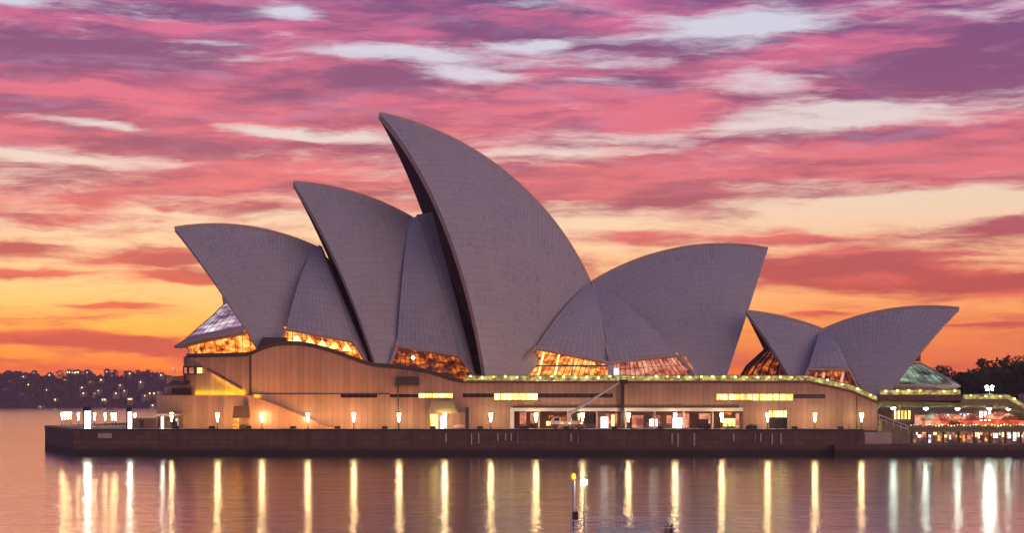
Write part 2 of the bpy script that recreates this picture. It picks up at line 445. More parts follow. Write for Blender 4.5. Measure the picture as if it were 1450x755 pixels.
sw = thing('seawall', (0, 343, 0), 'long dark stone seawall between the promenade and the water', 'seawall')
m = MB()
for (p, q) in (((-84, 470), A_), (A_, B_), (B_, C_)):
    d = Vector((q[0] - p[0], q[1] - p[1])).normalized(); n_ = Vector((-d.y, d.x)) * .5
    m.prism([(p[0], p[1], -1.4), (q[0], q[1], -1.4), (q[0] + n_.x, q[1] + n_.y, -1.4), (p[0] + n_.x, p[1] + n_.y, -1.4)], (0, 0, 1.4 + DZ - .25))
m.build('wall', 'seawall', sw)
m = MB()
for (p, q) in (((-84, 470), A_), (A_, B_), (B_, C_)):
    d = Vector((q[0] - p[0], q[1] - p[1])).normalized(); n_ = Vector((-d.y, d.x))
    a0 = Vector(p) - n_ * .15; b0 = Vector(q) - n_ * .15; a1 = Vector(p) + n_ * .7; b1 = Vector(q) + n_ * .7
    m.prism([(a0.x, a0.y, DZ - .246), (b0.x, b0.y, DZ - .246), (b1.x, b1.y, DZ - .246), (a1.x, a1.y, DZ - .246)], (0, 0, .32))
m.build('coping', 'coping', sw)
def wall_y(x): return B_[1] + (C_[1] - B_[1]) * (x - B_[0]) / (C_[0] - B_[0])
for u in (632, 668, 678, 705, 716, 724, 733, 808, 818, 950, 958, 981, 1036, 1066, 1074, 1090, 1102):
    x = ax(u, 340); y = wall_y(x)
    h = random.uniform(1.3, 2.6)
    m = MB(); m.box(x - .11, x + .11, y - .24, y - .003, 4.3 - h, 4.3)
    m.build('fender', 'cream' if random.random() < .7 else 'grey', sw)
m = MB(); x = ax(158, 346); y = wall_y(x)
m.box(x - 1.3, x + 1.3, y - .2, y - .003, 3.3, 4.2); m.build('plaque', 'rim', sw)

# ------------------------------------------------------------------ concert hall: podium
HX = ax(725, 350)
hall = thing('concert_hall', (0, 378, DZ), 'large waterfront concert hall with tall white pointed sail roofs on a brown granite podium', 'concert hall')
PROF = [(260, 505), (300, 504.5), (346, 503.5), (355, 502), (372, 494), (388, 489), (405, 487.3), (425, 487.5), (445, 491), (470, 498), (495, 507), (515, 514), (530, 518),
        (560, 520.5), (585, 523), (605, 527), (625, 533), (640, 538), (655, 541), (700, 541), (1145, 541), (1180, 548.5), (1205, 554), (1243, 570.5)]
XB = -51.4
def front_y(x): return 350.0 + (max(0.0, XB - x)) * .66
def uxy(u):
    """x, y on the podium face at a bearing"""
    k = (u - U0) / FPX
    x = k * 350
    if x < XB:
        # x = k*(350+(XB-x)*.66)
        x = k * (350 + XB * .66) / (1 + k * .66)
    return x, front_y(x)
prof = []
for u, v in PROF:
    x, y = uxy(u); prof.append((x, y, az_(v, y)))
def top_z(x):
    for (x0, _, z0), (x1, _, z1) in zip(prof, prof[1:]):
        if x0 - 1e-6 <= x <= x1 + 1e-6: return z0 + (z1 - z0) * (x - x0) / (x1 - x0)
    return prof[-1][2]
def hole(u0, u1, v0, v1, depth, kind): return dict(x0=ax(u0, 350), x1=ax(u1, 350), z1=az_(v0, 350), z0=max(DZ, az_(v1, 350)), d=depth, k=kind)
HOLES = [hole(482, 534, 557.5, 563.5, .5, 'darkglass'), hole(552, 592, 558.5, 563, .5, 'darkglass'), hole(593, 641, 557.5, 563.5, .35, 'strip'),
         hole(655, 699, 557.5, 563, .5, 'darkglass'), hole(700, 761, 557.5, 566.5, .35, 'strip'), hole(762, 868, 557.5, 563.5, .5, 'darkglass'),
         hole(1015, 1065, 558.5, 566.5, .35, 'strip'), hole(1066, 1123, 558.5, 567.5, .35, 'strip'), hole(1124, 1169, 558.5, 564.5, .5, 'darkglass'),
         hole(723, 1052, 577.5, 610, 5.0, 'gallery'), hole(1089, 1115, 582, 610, .6, 'doors')]
m = MB()
bx = sorted(set([p[0] for p in prof] + [h[k] for h in HOLES for k in ('x0', 'x1')]))
for x0, x1 in zip(bx, bx[1:]):
    if x1 - x0 < 1e-6: continue
    mid = (x0 + x1) / 2
    hs = sorted([h for h in HOLES if h['x0'] < mid < h['x1']], key=lambda h: h['z0'])
    z = DZ - .4
    segs = []
    for h in hs:
        if h['z0'] > z: segs.append((z, h['z0']))
        z = h['z1']
    y0, y1 = front_y(x0), front_y(x1)
    for a, b in segs: m.face([(x0, y0, a), (x1, y1, a), (x1, y1, b), (x0, y0, b)])
    m.face([(x0, y0, z), (x1, y1, z), (x1, y1, top_z(x1)), (x0, y0, top_z(x0))])
    m.face([(x0, y0, top_z(x0)), (x1, y1, top_z(x1)), (x1, 440, top_z(x1)), (x0, 440, top_z(x0))])
x0, y0, z0 = prof[0]; m.face([(x0, 440, DZ - .4), (x0, y0, DZ - .4), (x0, y0, z0), (x0, 440, z0)])
x1, y1, z1 = prof[-1]; m.face([(x1, y1, DZ - 4), (x1, 440, DZ - 4), (x1, 440, z1), (x1, y1, z1)])
m.face([(x0, 440, DZ), (x1, 440, DZ), (x1, 440, 14), (x0, 440, 14)][::-1])
for h in HOLES:   # reveals
    y0, y1 = 350, 350 + h['d']
    a, b, c, d = h['x0'], h['x1'], h['z0'], h['z1']
    if h['k'] == 'gallery': continue
    m.face([(a, y0, d), (b, y0, d), (b, y1, d), (a, y1, d)]); m.face([(a, y0, c), (a, y1, c), (b, y1, c), (b, y0, c)])
    m.face([(a, y0, c), (a, y0, d), (a, y1, d), (a, y1, c)]); m.face([(b, y0, c), (b, y1, c), (b, y1, d), (b, y0, d)])
pod = m.build('podium_wall', 'granite', hall)
for h in HOLES:
    if h['k'] in ('darkglass', 'strip'):
        y = 350 + h['d']
        m = MB(); m.face([(h['x0'], y, h['z0']), (h['x1'], y, h['z0']), (h['x1'], y, h['z1']), (h['x0'], y, h['z1'])])
        w_ = m.build('slot_window', h['k'], pod)
        n_ = max(3, int((h['x1'] - h['x0']) / 1.15))
        for k in range(1, n_):
            x = h['x0'] + (h['x1'] - h['x0']) * k / n_
            m = MB(); m.box(x - .06, x + .06, y - .18, y - .02, h['z0'], h['z1']); m.build('mullion', 'bronze', pod)
# copings: dark curved lip over the left, level lip along the terrace, shadow joint under the slots
m = MB()
def strip_along(m, x0, x1, dz0, dz1, dy0, dy1, n=40):
    rows = []
    for (dy, dz) in ((dy0, dz0), (dy1, dz0), (dy1, dz1), (dy0, dz1), (dy0, dz0)):
        rows.append([(x0 + (x1 - x0) * k / n, front_y(x0 + (x1 - x0) * k / n) + dy, top_z(x0 + (x1 - x0) * k / n) + dz) for k in range(n + 1)])
    m.grid(rows, 0, False, flip=True)
strip_along(m, prof[0][0] - .02, ax(656, 350), -.25, .55, 1.2, -.28, 80); m.build('curved_coping', 'coping', hall)
m = MB(); strip_along(m, ax(656, 350), prof[-1][0], -.3, .18, .9, -.22, 60); m.build('terrace_coping', 'plum', hall)
m = MB(); m.box(XB, ax(552, 350), 349.84, 349.997, 11.72, 11.92); m.build('joint_band', 'coping', hall)
m = MB(); m.box(ax(726, 350), ax(1046, 350), 349.5, 349.997, 9.06, 9.4); m.build('gallery_lintel', 'coping', hall)
m = MB(); m.box(XB - .25, XB + .12, front_y(XB) - .16, front_y(XB) - .003, DZ + 6.8, top_z(XB) - .3); m.build('corner_joint', 'bronze', hall)
for u, z0, z1 in ((564, DZ, 15.4), (1213, DZ, 11.4)):
    box_part('drain_pipe', 'bronze', hall, ax(u, 350) - .1, ax(u, 350) + .1, 349.72, 349.99, z0, z1)
for u0, u1 in ((659, 664), (879.5, 884)):
    box_part('dark_pillar', 'dark', hall, ax(u0, 349), ax(u1, 349), 348.6, 349.4, DZ, az_(577 if u0 < 800 else 541, 349))
# hoods over service doors
def hood(pts, y0, y1, mat):
    m = MB(); a = [at(u, v, y0) for u, v in pts]; m.prism(a, (0, y1 - y0, 0)); return m.build('door_hood', mat, hall)
hood([(561, 533.5), (592, 533.5), (594, 546), (559, 546)], 348.6, 349.99, 'coping')
hood([(612, 568), (641, 568), (650, 586), (604, 586)], 347.9, 349.99, 'olive')
hood([(331, 575.5), (351, 575.5), (353, 592), (329, 592)], 346.4, 347.9, 'coping')
m = MB(); m.box(ax(609, 350), ax(620, 350), 349.9, 349.99, DZ, az_(587, 350)); m.build('lit_door', 'strip', hall)
m = MB(); m.box(ax(624, 350), ax(632, 350), 349.9, 349.99, DZ, az_(590, 350)); m.build('lit_door', 'cool', hall)
m = MB(); m.box(ax(640, 350), ax(657, 350), 349.9, 349.99, DZ + .2, az_(602, 350)); m.build('lit_door', 'pinkin', hall)
# lower stair parapet in front of the left half
low = [(222, 560), (262, 560), (300, 560), (352, 560), (375, 567.5), (400, 577.5), (430, 590), (455, 601), (471, 607.6)]
m = MB(); P = []
for u, v in low:
    x, y = uxy(u); y -= 2.1 + max(0.0, XB - x) * .12
    x = ax(u, y); P.append((x, y, az_(v, y)))
for (a, b) in zip(P, P[1:]):
    m.face([(a[0], a[1], DZ - .3), (b[0], b[1], DZ - .3), b, a])
    m.face([a, b, (b[0], front_y(b[0]) + .2, b[2]), (a[0], front_y(a[0]) + .2 if a[0] > prof[0][0] else 385, a[2])])
a = P[0]; m.face([(a[0], 385, DZ - .3), (a[0], a[1], DZ - .3), a, (a[0], 385, a[2])])
m.build('stair_parapet', 'granite2', hall)
# mid terrace block at the left end with an awning, dark slot and bright openings above
x0, x1 = ax(236, 361), ax(292, 357.6)
m = MB(); m.prism([(x0, 361, az_(561, 361)), (ax(262, 360.5), 358.6, az_(561, 358.6)), (ax(262, 360.5), 358.6, az_(532, 358.6)), (x0, 361, az_(534, 361))], (0, 24, 0)); m.build('end_block', 'granite2', hall)
box_part('end_window', 'darkglass', hall, ax(244, 358), ax(271, 358), 357.2, 358.4, az_(559.5, 358), az_(551, 358))
m = MB(); m.prism([at(232, 549, 355.5), at(266, 549, 355.5), at(270, 541, 359.5), at(244, 542, 359.5)], (0, .2, .35)); m.build('awning', 'plum', hall)
for k, (u0, u1) in enumerate(((244, 248), (261, 264), (268, 274), (279, 286))):
    y = 356.6 if u0 > 255 else 360
    box_part('bright_opening', 'pinkin' if k != 3 else 'strip', hall, ax(u0, y), ax(u1, y), y, y + .3, az_(529, y), az_(521, y))
box_part('opening_wall', 'dark', hall, ax(259, 357), ax(289, 357), 356.95, 357.4, az_(531, 357), az_(519, 357))
# the lit diagonal stair on the left wall
m = MB()
def onwall(u, v, d):
    x, y = uxy(u); y -= d; x = ax(u, y); return (x, y, az_(v, y))
m.face([onwall(291, 523.6, .7), onwall(342, 552.6, .7), onwall(342, 551.4, .7), onwall(291, 522.4, .7)])
m.face([onwall(291, 522.4, .7), onwall(342, 551.4, .7), onwall(342, 551.4, -.05), onwall(291, 522.4, -.05)])
m.face([onwall(291, 523.6, .7), onwall(291, 523.6, -.05), onwall(342, 552.6, -.05), onwall(342, 552.6, .7)])
st = m.build('stair_balustrade', 'granite2', hall)
m = MB(); m.face([onwall(300, 529.4, .6), onwall(300, 529.4, .3), onwall(342, 553.2, .3), onwall(342, 553.2, .6)]); m.build('light_strip', 'yellow', st)
m = MB(); m.face([onwall(275, 558.8, .8), onwall(346, 558.8, .8), onwall(346, 558.8, .3), onwall(275, 558.8, .3)][::-1]); m.build('light_strip', 'yellow', hall)
m = MB(); m.face([onwall(360, 561.5, .7), onwall(425, 588.5, .7), onwall(425, 588.5, .2), onwall(360, 561.5, .2)][::-1]); m.build('light_strip', 'yellow', hall)

# gallery under the terrace
g = HOLES[9]; gx0, gx1, gz = g['x0'], g['x1'], g['z1']
m = MB()
m.face([(gx0, 350, gz), (gx1, 350, gz), (gx1, 356, gz), (gx0, 356, gz)])
m.face([(gx0, 356, DZ), (gx1, 356, DZ), (gx1, 356, gz), (gx0, 356, gz)])
m.face([(gx0, 350, DZ), (gx0, 356, DZ), (gx0, 356, gz), (gx0, 350, gz)][::-1]); m.face([(gx1, 350, DZ), (gx1, 356, DZ), (gx1, 356, gz), (gx1, 350, gz)])
m.build('gallery_recess', 'plum', hall)
m = MB(); m.box(gx0 - .1, gx0 + .7, 349.7, 350.4, DZ, gz); m.box(gx0 + .7, gx1, 349.75, 350.3, gz - .75, gz - .002); m.build('gallery_frame', 'white', hall)
gl = []
random.seed(3)
u = 736
while u < 1048:
    wpx = random.choice((7, 9, 12, 16))
    gl.append((u, min(u + wpx, 1049))); u += wpx + random.choice((4, 6, 9, 14))
for (a, b) in gl:
    kind = random.choice(('pinkin', 'pinkin', 'pinkin', 'dim', 'darkglass'))
    ztop = gz - random.choice((1.0, 1.2, 1.6))
    w_ = box_part('gallery_window', kind, hall, ax(a, 355.7), ax(b, 355.7), 355.7, 355.95, DZ + random.choice((.05, .05, .9)), ztop)
for a, b, v0, v1, k in ((851, 861, 591, 608, 'cool'), (866, 870, 588, 608, 'strip'), (920, 931, 594, 604, 'cool'), (953, 966, 592, 608, 'cool'), (1024, 1041, 593, 604, 'strip'), (774, 826, 597, 603, 'strip'), (990, 1003, 594, 606, 'darkglass')):
    box_part('bright_doorway', k, hall, ax(a, 355.2), ax(b, 355.2), 355.2, 355.6, max(DZ, az_(v1, 355.2)), az_(v0, 355.2))
for u in range(762, 1046, 41):
    box_part('gallery_column', 'white' if u % 2 else 'rim', hall, ax(u, 350.6), ax(u + 2.4, 350.6), 350.4, 350.9, DZ, gz - .75)
m = MB(); random.seed(5)
for _ in range(22):   # low tables and seats in the gallery
    x = random.uniform(gx0 + 2, gx1 - 1); y = random.uniform(351.5, 354); h = random.uniform(.6, 1.0)
    m.box(x - .5, x + .5, y - .3, y + .3, DZ + h - .08, DZ + h); m.box(x - .06, x + .06, y - .06, y + .06, DZ, DZ + h - .08)
tag(m.build('cafe_furniture', 'dark'), 'low dark cafe tables and seats inside the lit gallery of the podium', 'furniture', kind='stuff')
h = HOLES[10]
m = MB(); m.face([(h['x0'], 350.6, h['z0']), (h['x1'], 350.6, h['z0']), (h['x1'], 350.6, h['z1'] - 1.3), (h['x0'], 350.6, h['z1'] - 1.3)])
for k in range(6): x = h['x0'] + (h['x1'] - h['x0']) * k / 5; m.box(x - .05, x + .05, 350.3, 350.5, DZ, h['z1'])
dr = m.build('louvred_doors', 'dark', hall)
m = MB(); m.face([(h['x0'], 350.61, h['z1'] - 1.3), (h['x1'], 350.61, h['z1'] - 1.3), (h['x1'], 350.61, h['z1']), (h['x0'], 350.61, h['z1'])]); m.build('transom_light', 'strip', dr)

# ------------------------------------------------------------------ shells
class Frame:
    """a ridge plane: s along the ridge, t towards the water (near side), z up"""
    def __init__(s, x, y, a): s.o = Vector((x, y, 0)); s.es = Vector((math.cos(a), math.sin(a), 0)); s.et = Vector((math.sin(a), -math.cos(a), 0))
    def w(s, p): return s.o + s.es * p[0] + s.et * p[1] + Vector((0, 0, p[2]))
    def px(s, u, v, t):
        """bearing u, v on the plane at offset t -> local"""
        d = Vector(((u - U0) / FPX, 1, (V0 - v) / FPX)); c = Vector((0, 0, HC)); q = s.o + s.et * t - c
        k = q.dot(s.et) / d.dot(s.et); p = c + d * k
        return Vector(((p - s.o).dot(s.es), t, p.z))

def shell(fr, T, B, F, w, R_, parent, ribs=30, thick=1.3, n=48, k=36, name='roof_shell'):
    T, B, F = fr.px(*T, 0.0), fr.px(*B, 0.0), fr.px(*F, w)
    a, b = B - T, F - T; nrm = a.cross(b)
    cc = T + (b.cross(nrm) * -a.length_squared + a.cross(nrm) * -b.length_squared) * (1 / (2 * nrm.length_squared)) * 1.0
    cc = T + ((a.length_squared * b - b.length_squared * a).cross(nrm)) / (2 * nrm.length_squared)
    rc = (cc - T).length
    R_ = max(R_, rc * 1.02)
    nn = nrm.normalized()
    if nn.y < 0: nn = -nn
    cen = cc - nn * math.sqrt(R_ * R_ - rc * rc)
    r = math.sqrt(max(1e-6, R_ * R_ - cen.y ** 2))
    a0 = math.atan2(T.z - cen.z, T.x - cen.x); a1 = math.atan2(B.z - cen.z, B.x - cen.x)
    while a1 - a0 > math.pi: a1 -= 2 * math.pi
    while a1 - a0 < -math.pi: a1 += 2 * math.pi
    rows, uvs, inn = [], [], []
    for i in range(n + 1):
        an = a0 + (a1 - a0) * i / n
        Pn = Vector((cen.x + r * math.cos(an), 0, cen.z + r * math.sin(an)))
        v0, v1 = (F - cen).normalized(), (Pn - cen).normalized(); om = v0.angle(v1)
        row, uv, ir = [], [], []
        for j in range(k + 1):
            q = j / k; s_ = (v0 * math.sin((1 - q) * om) + v1 * math.sin(q * om)) / math.sin(om)
            row.append(cen + s_ * R_); uv.append((i / n * ribs, q * om * R_))
            p = cen + s_ * (R_ - thick); p.y = max(p.y, 0.02); ir.append(p)
        rows.append(row); uvs.append(uv); inn.append(ir)
    m = MB(); mr = MB()
    for sg in (1, -1):
        mm = lambda L: [[fr.w((p.x, p.y * sg, p.z)) for p in r_] for r_ in L]
        o_, i_ = mm(rows), mm(inn)
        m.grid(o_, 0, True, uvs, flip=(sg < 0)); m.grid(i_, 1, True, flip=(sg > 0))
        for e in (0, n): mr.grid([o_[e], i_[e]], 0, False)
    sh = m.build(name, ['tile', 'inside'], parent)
    mr.build('rim', 'rim', sh)
    # ridge cap
    m = MB()
    out = [fr.w((p.x, 0, p.z)) for p in (r_[-1] for r_ in rows)]
    for p, q in zip(out, out[1:]): m.tube(p, q, .36, n=6, cap=False)
    m.build('ridge_cap', 'rim', sh)
    sh['_'] = 0; del sh['_']
    return rows, fr

def quad_patch(m, tl, tr, br, bl, bulge, n=14, thick=.7, ribs=6, mi=(0, 1, 2)):
    """a bowed roof panel given by four corners, with thickness"""
    tl, tr, br, bl = map(Vector, (tl, tr, br, bl)); bulge = Vector(bulge)
    nr = (tr + br - tl - bl).cross(bl + br - tl - tr)
    nr = nr.normalized() if nr.length > 1e-6 else Vector((0, -1, 0))
    if nr.y > 0: nr = -nr
    rows, uvs, inn = [], [], []
    H_ = ((tl + tr) / 2 - (bl + br) / 2).length
    for i in range(n + 1):
        a = i / n; row, uv, ir = [], [], []
        for j in range(n + 1):
            b = j / n
            p = tl.lerp(tr, b).lerp(bl.lerp(br, b), a) + bulge * (4 * a * (1 - a))
            p += nr * 0.6 * (4 * b * (1 - b)) * a
            row.append(p); uv.append((b * ribs, a * H_)); ir.append(p - nr * thick)
        rows.append(row); uvs.append(uv); inn.append(ir)
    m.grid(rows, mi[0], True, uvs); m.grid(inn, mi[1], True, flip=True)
    edge = lambda L: [[r_[0] for r_ in L], [r_[-1] for r_ in L], L[0], L[-1]]
    for e0, e1 in zip(edge(rows), edge(inn)): m.grid([e0, e1], mi[2], False)

def bar(m, p, q, r=.35): m.tube(p, q, r, n=6)

fr = Frame(0, 378, R(6))
shell(fr, (247, 323), (449, 351), (392, 540), 15, 75, hall, 30)
shell(fr, (415, 258), (584, 309), (545, 560), 20, 75, hall, 34)
shell(fr, (537, 160), (836, 401), (694, 590), 25, 75, hall, 46)
shell(fr, (1087, 352), (836, 401), (1010, 590), 21, 75, hall, 44)
def Lp(u, v, t): return fr.w(fr.px(u, v, t))

def side(name, tl, tr, br, bl, bulge, ribs=13):
    m = MB(); quad_patch(m, tl, tr, br, bl, bulge, ribs=ribs)
    return m.build(name, ['tile', 'inside', 'rim'], hall)
# between the low and the middle shell
side('side_shell', Lp(444, 351, 1), Lp(453, 349, 1.5), Lp(501, 484, 16), Lp(405, 466, 14), (0, -2.0, 1.0))
side('louvre_shell', Lp(452, 347, 1.2), Lp(456, 349, .6), Lp(524, 520, 16.5), Lp(501, 484, 16), (0, -1.4, .6), 2)
# between the middle and the tall shell
side('side_shell', Lp(580, 309, 1), Lp(592, 306, 2), Lp(650, 504, 19.5), Lp(562, 490, 18), (0, -2.4, 1.2))
side('louvre_shell', Lp(590, 304, 2), Lp(612, 300, 1), Lp(674, 534, 20.5), Lp(650, 504, 19.5), (0, -1.6, .6), 2)
# the pair of panels behind the tall shell
side('side_shell', Lp(834, 401, 1), Lp(840, 401, 1.2), Lp(862, 514, 19.5), Lp(758, 493, 19.5), (0, -2.2, 1.0))
side('side_shell', Lp(838, 401, 1.2), Lp(846, 400, 1.0), Lp(957, 503, 18.5), Lp(864, 514, 19.5), (0, -2.2, 1.0))
# raised frames along the lower edges of the side shells, down to the feet
def frame_line(pts, r=.42, mat='rim', name='edge_frame'):
    m = MB()
    for p, q in zip(pts, pts[1:]): bar(m, p, q, r)
    return m.build(name, mat, hall)
frame_line([Lp(392, 490, 14.6), Lp(405, 466, 14.6), Lp(501, 484, 16.6), Lp(525, 522, 17)])
frame_line([Lp(551, 520, 19), Lp(562, 490, 18.6), Lp(650, 504, 20.1), Lp(675, 536, 21)])
frame_line([Lp(718, 530, 20.8), Lp(758, 493, 20.2), Lp(862, 514, 20.2), Lp(957, 503, 19.2), Lp(984, 530, 20)])
frame_line([Lp(839, 401, 1.4), Lp(846, 440, 9.8), Lp(854, 478, 16.0), Lp(864, 514, 20.4)], .4)
m = MB(); m.prism([Lp(859, 513, 20), Lp(869, 513, 20), Lp(872, 541, 20.5), Lp(863, 541, 20.5)], (0, 1.2, 0)); m.build('pier', 'rim', hall)
m = MB(); m.prism([Lp(372, 478, 15), Lp(404, 478, 15), Lp(412, 500, 15.4), Lp(360, 500, 15.4)], (0, 3, 0)); m.build('foot_block', 'coping', hall)

def glass_fan(pts, d, mat, nmull, parent, lean=0.0):
    """lit glass wall closing an opening; its mullions a sub-part"""
    m = MB(); m.face(pts); o = m.build('glass_wall', mat, parent)
    tl, tr, br, bl = [Vector(p) for p in pts]
    mm = MB()
    for k in range(nmull + 1):
        q = k / nmull; a = tl.lerp(tr, q); b = bl.lerp(br, min(1, max(0, q + lean * (q - .5))))
        off = Vector((0, -.25, 0)); mm.tube(a + off, b + off, .065, n=4)
    for f in (.35, .7):
        mm.tube(tl.lerp(bl, f) + Vector((0, -.25, 0)), tr.lerp(br, f) + Vector((0, -.25, 0)), .06, n=4)
    mm.build('mullion', 'bronze', o)
    return o
glass_fan([Lp(402, 463, 12.6), Lp(502, 481, 14.6), Lp(526, 525, 14.6), Lp(398, 505, 12.6)], 0, 'warm', 16, hall)
glass_fan([Lp(558, 487, 16.6), Lp(652, 501, 18.4), Lp(680, 545, 18.4), Lp(548, 545, 16.6)], 0, 'dim', 16, hall)
glass_fan([Lp(756, 490, 18.4), Lp(864, 511, 18.4), Lp(864, 548, 18.4), Lp(712, 548, 18.4)], 0, 'warm', 18, hall)
glass_fan([Lp(864, 511, 18.4), Lp(960, 500, 17.4), Lp(990, 548, 17.4), Lp(864, 548, 18.4)], 0, 'pinkin', 18, hall, .2)
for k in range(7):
    q = k / 6; m = MB(); m.tube(Lp(900 + 70 * q, 512 - 6 * q, 18.9), Lp(914 + 76 * q, 540, 19.2), .22, n=5); m.build('concrete_rib', 'pinkin', hall)  # ribs emit their own pink, standing for lamplight on the concrete
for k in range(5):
    q = k / 4; m = MB(); m.tube(Lp(770 + 86 * q, 499 + 14 * q, 19.0), Lp(760 + 96 * q, 541, 19.2), .2, n=5); m.build('concrete_rib', 'pinkin' if k > 1 else 'strip', hall)  # same here, lamplight on the ribs given as emission
box_part('foyer_floor', 'bronze', hall, ax(758, 357.6), ax(860, 357.6), 357.0, 357.5, az_(519.5, 357), az_(517.5, 357))
m = MB(); m.box(ax(869, 357.5), ax(876, 357.5), 357, 357.3, 15.2, 17.0); m.build('blue_screen', 'bluelit', hall)
m = MB(); m.lathe(Lp(585, 507, 19.2), [(0, -.45), (.45, 0), (0, .45)], 8); m.build('foyer_lamp', 'cool', hall)
# roof beams seen in the lit openings
for (u0, u1, v0, v1, t0, t1, n_, mat) in ((412, 500, 474, 490, 13.2, 15.0, 5, 'warm'),):
    for k in range(n_):
        q = (k + .5) / n_; p = Lp(u0 + (u1 - u0) * q, v0 + (v1 - v0) * q + 5, t0 + (t1 - t0) * q)
        m = MB(); m.lathe(p, [(0, .8), (.5, .3), (1.0, -.5), (0, -.6)], 8); m.build('uplight', 'strip', hall)
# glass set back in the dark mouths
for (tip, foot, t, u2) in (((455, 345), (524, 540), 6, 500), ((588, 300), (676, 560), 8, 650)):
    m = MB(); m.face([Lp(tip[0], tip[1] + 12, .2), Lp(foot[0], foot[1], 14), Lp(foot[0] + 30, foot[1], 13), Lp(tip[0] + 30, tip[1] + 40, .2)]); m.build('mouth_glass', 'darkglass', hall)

# the glazed mouth of the lowest shell: upright copper glass, pale skirt, lip and lit foyer
def ring(c, prof_, name, mat, parent, a0=R(95), a1=R(300), ky=.72, n=28):
    m = MB(); m.lathe(c, prof_, n, 0, a0, a1, ky); return m.build(name, mat, parent)
YM = 372.0
cX = ax(377, YM)
zz = lambda v: az_(v, YM)
SL = .17      # the skirt and its lip climb towards the building
def sring(prof_, name, mat, parent, a0=R(95), a1=R(300), n=28, keep=()):
    m = MB(); rows = []
    for q, (r_, z) in enumerate(prof_):
        row = []
        for k in range(n + 1):
            a = a0 + (a1 - a0) * k / n; x = cX + r_ * math.cos(a)
            row.append((x, YM + .72 * r_ * math.sin(a), z + (0 if q in keep else SL * (x - cX + 17))))
        rows.append(row)
    m.grid(rows); return m.build(name, mat, parent)
ring((cX, YM, 0), [(8.9, zz(437)), (9.8, zz(388))], 'upper_glass', 'copperglass', hall, R(95), R(212))
SKP = [(8.7, zz(431) - 1.4), (11.2, zz(448) - 1.0), (14.2, zz(466) - .4), (16.6, zz(481))]
sk = sring(SKP, 'glass_skirt', 'skirt', hall, a1=R(258))
m = MB()
sp_ = lambda r_, a, z, d=.06: (cX + r_ * math.cos(a), YM + .72 * r_ * math.sin(a), z + d + SL * (r_ * math.cos(a) + 17))
for k in range(24):
    a = R(95) + R(163) * k / 23
    pp = [sp_(r_ + .05, a, z) for q, (r_, z) in enumerate(SKP)]
    for p, q in zip(pp, pp[1:]): m.tube(p, q, .055, n=4)
for q in (.5, 1, 1.5, 2, 2.5):
    i0 = int(q); f_ = q - i0; a_, b_ = SKP[i0], SKP[min(3, i0 + 1)]; rr, zq = a_[0] + (b_[0] - a_[0]) * f_, a_[1] + (b_[1] - a_[1]) * f_
    pp = [sp_(rr + .05, R(95) + R(163) * k / 30, zq) for k in range(31)]
    for p, q2 in zip(pp, pp[1:]): m.tube(p, q2, .05, n=4)
m.build('mullion', 'bronze', sk)
sring([(16.6, zz(480.5)), (19.1, zz(488.5)), (19.1, zz(491)), (16.4, zz(494))], 'skirt_lip', 'rim', hall, a1=R(262))
fo = sring([(16.5, zz(487)), (15.6, zz(508))], 'foyer_glass', 'warm', hall, a1=R(264), keep=(1,))
m = MB()
for k in range(32):
    a = R(95) + R(169) * k / 31
    p = sp_(16.6, a, zz(488), 0); q = (cX + 15.75 * math.cos(a), YM + .72 * 15.75 * math.sin(a), zz(508))
    m.tube(p, q, .06, n=4)
m.build('mullion', 'bronze', fo)

# ------------------------------------------------------------------ restaurant with its pair of small shells
rest = thing('restaurant_building', (66, 366, 12), 'small pair of white sail roofs at the right end of the podium', 'restaurant')
f2 = Frame(0, 366, R(-2))
shell(f2, (1056, 441), (1167, 468), (1132, 560), 12, 75, rest, 18, thick=.9)
shell(f2, (1358, 437), (1164, 468), (1234, 590), 13, 75, rest, 26, thick=.9)
def Lr(u, v, t): return f2.w(f2.px(u, v, t))
m = MB(); quad_patch(m, Lr(1160, 470, .8), Lr(1172, 470, .8), Lr(1203, 524, 11.2), Lr(1144, 523, 11.2), (0, -1.2, .6)); m.build('side_shell', ['tile', 'inside', 'rim'], rest)
m = MB()
pts = [Lr(1140, 534, 11.8), Lr(1144, 523, 11.6), Lr(1203, 524, 11.6), Lr(1216, 552, 12)]
for p, q in zip(pts, pts[1:]): bar(m, p, q, .28)
m.build('edge_frame', 'rim', rest)
glass_fan([Lr(1143, 521, 10.6), Lr(1204, 522, 10.6), Lr(1222, 558, 10.6), Lr(1139, 556, 10.6)], 0, 'dim', 12, rest)
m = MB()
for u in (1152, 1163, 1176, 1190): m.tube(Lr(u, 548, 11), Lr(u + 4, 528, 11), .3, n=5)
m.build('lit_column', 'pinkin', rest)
YR = 366.0
zr = lambda v: az_(v, YR)
# left mouth: leaning glass with deep fins
cL = (ax(1125, YR), YR, 0)
lg = ring(cL, [(10.6, zr(535)), (9.2, zr(520)), (5.6, zr(496)), (3.5, zr(484))], 'glass_wall', 'dim', rest, R(100), R(255), .8, 20)
m = MB()
for k in range(15):
    a = R(100) + R(155) * k / 14
    pp = [(cL[0] + r_ * math.cos(a), YR + .8 * r_ * math.sin(a), zr(v)) for r_, v in ((11.2, 535), (9.8, 519), (6.0, 495), (3.7, 483))]
    for p, q in zip(pp, pp[1:]): m.tube(p, q, .22, n=4)
m.build('fin', 'bronze', lg)
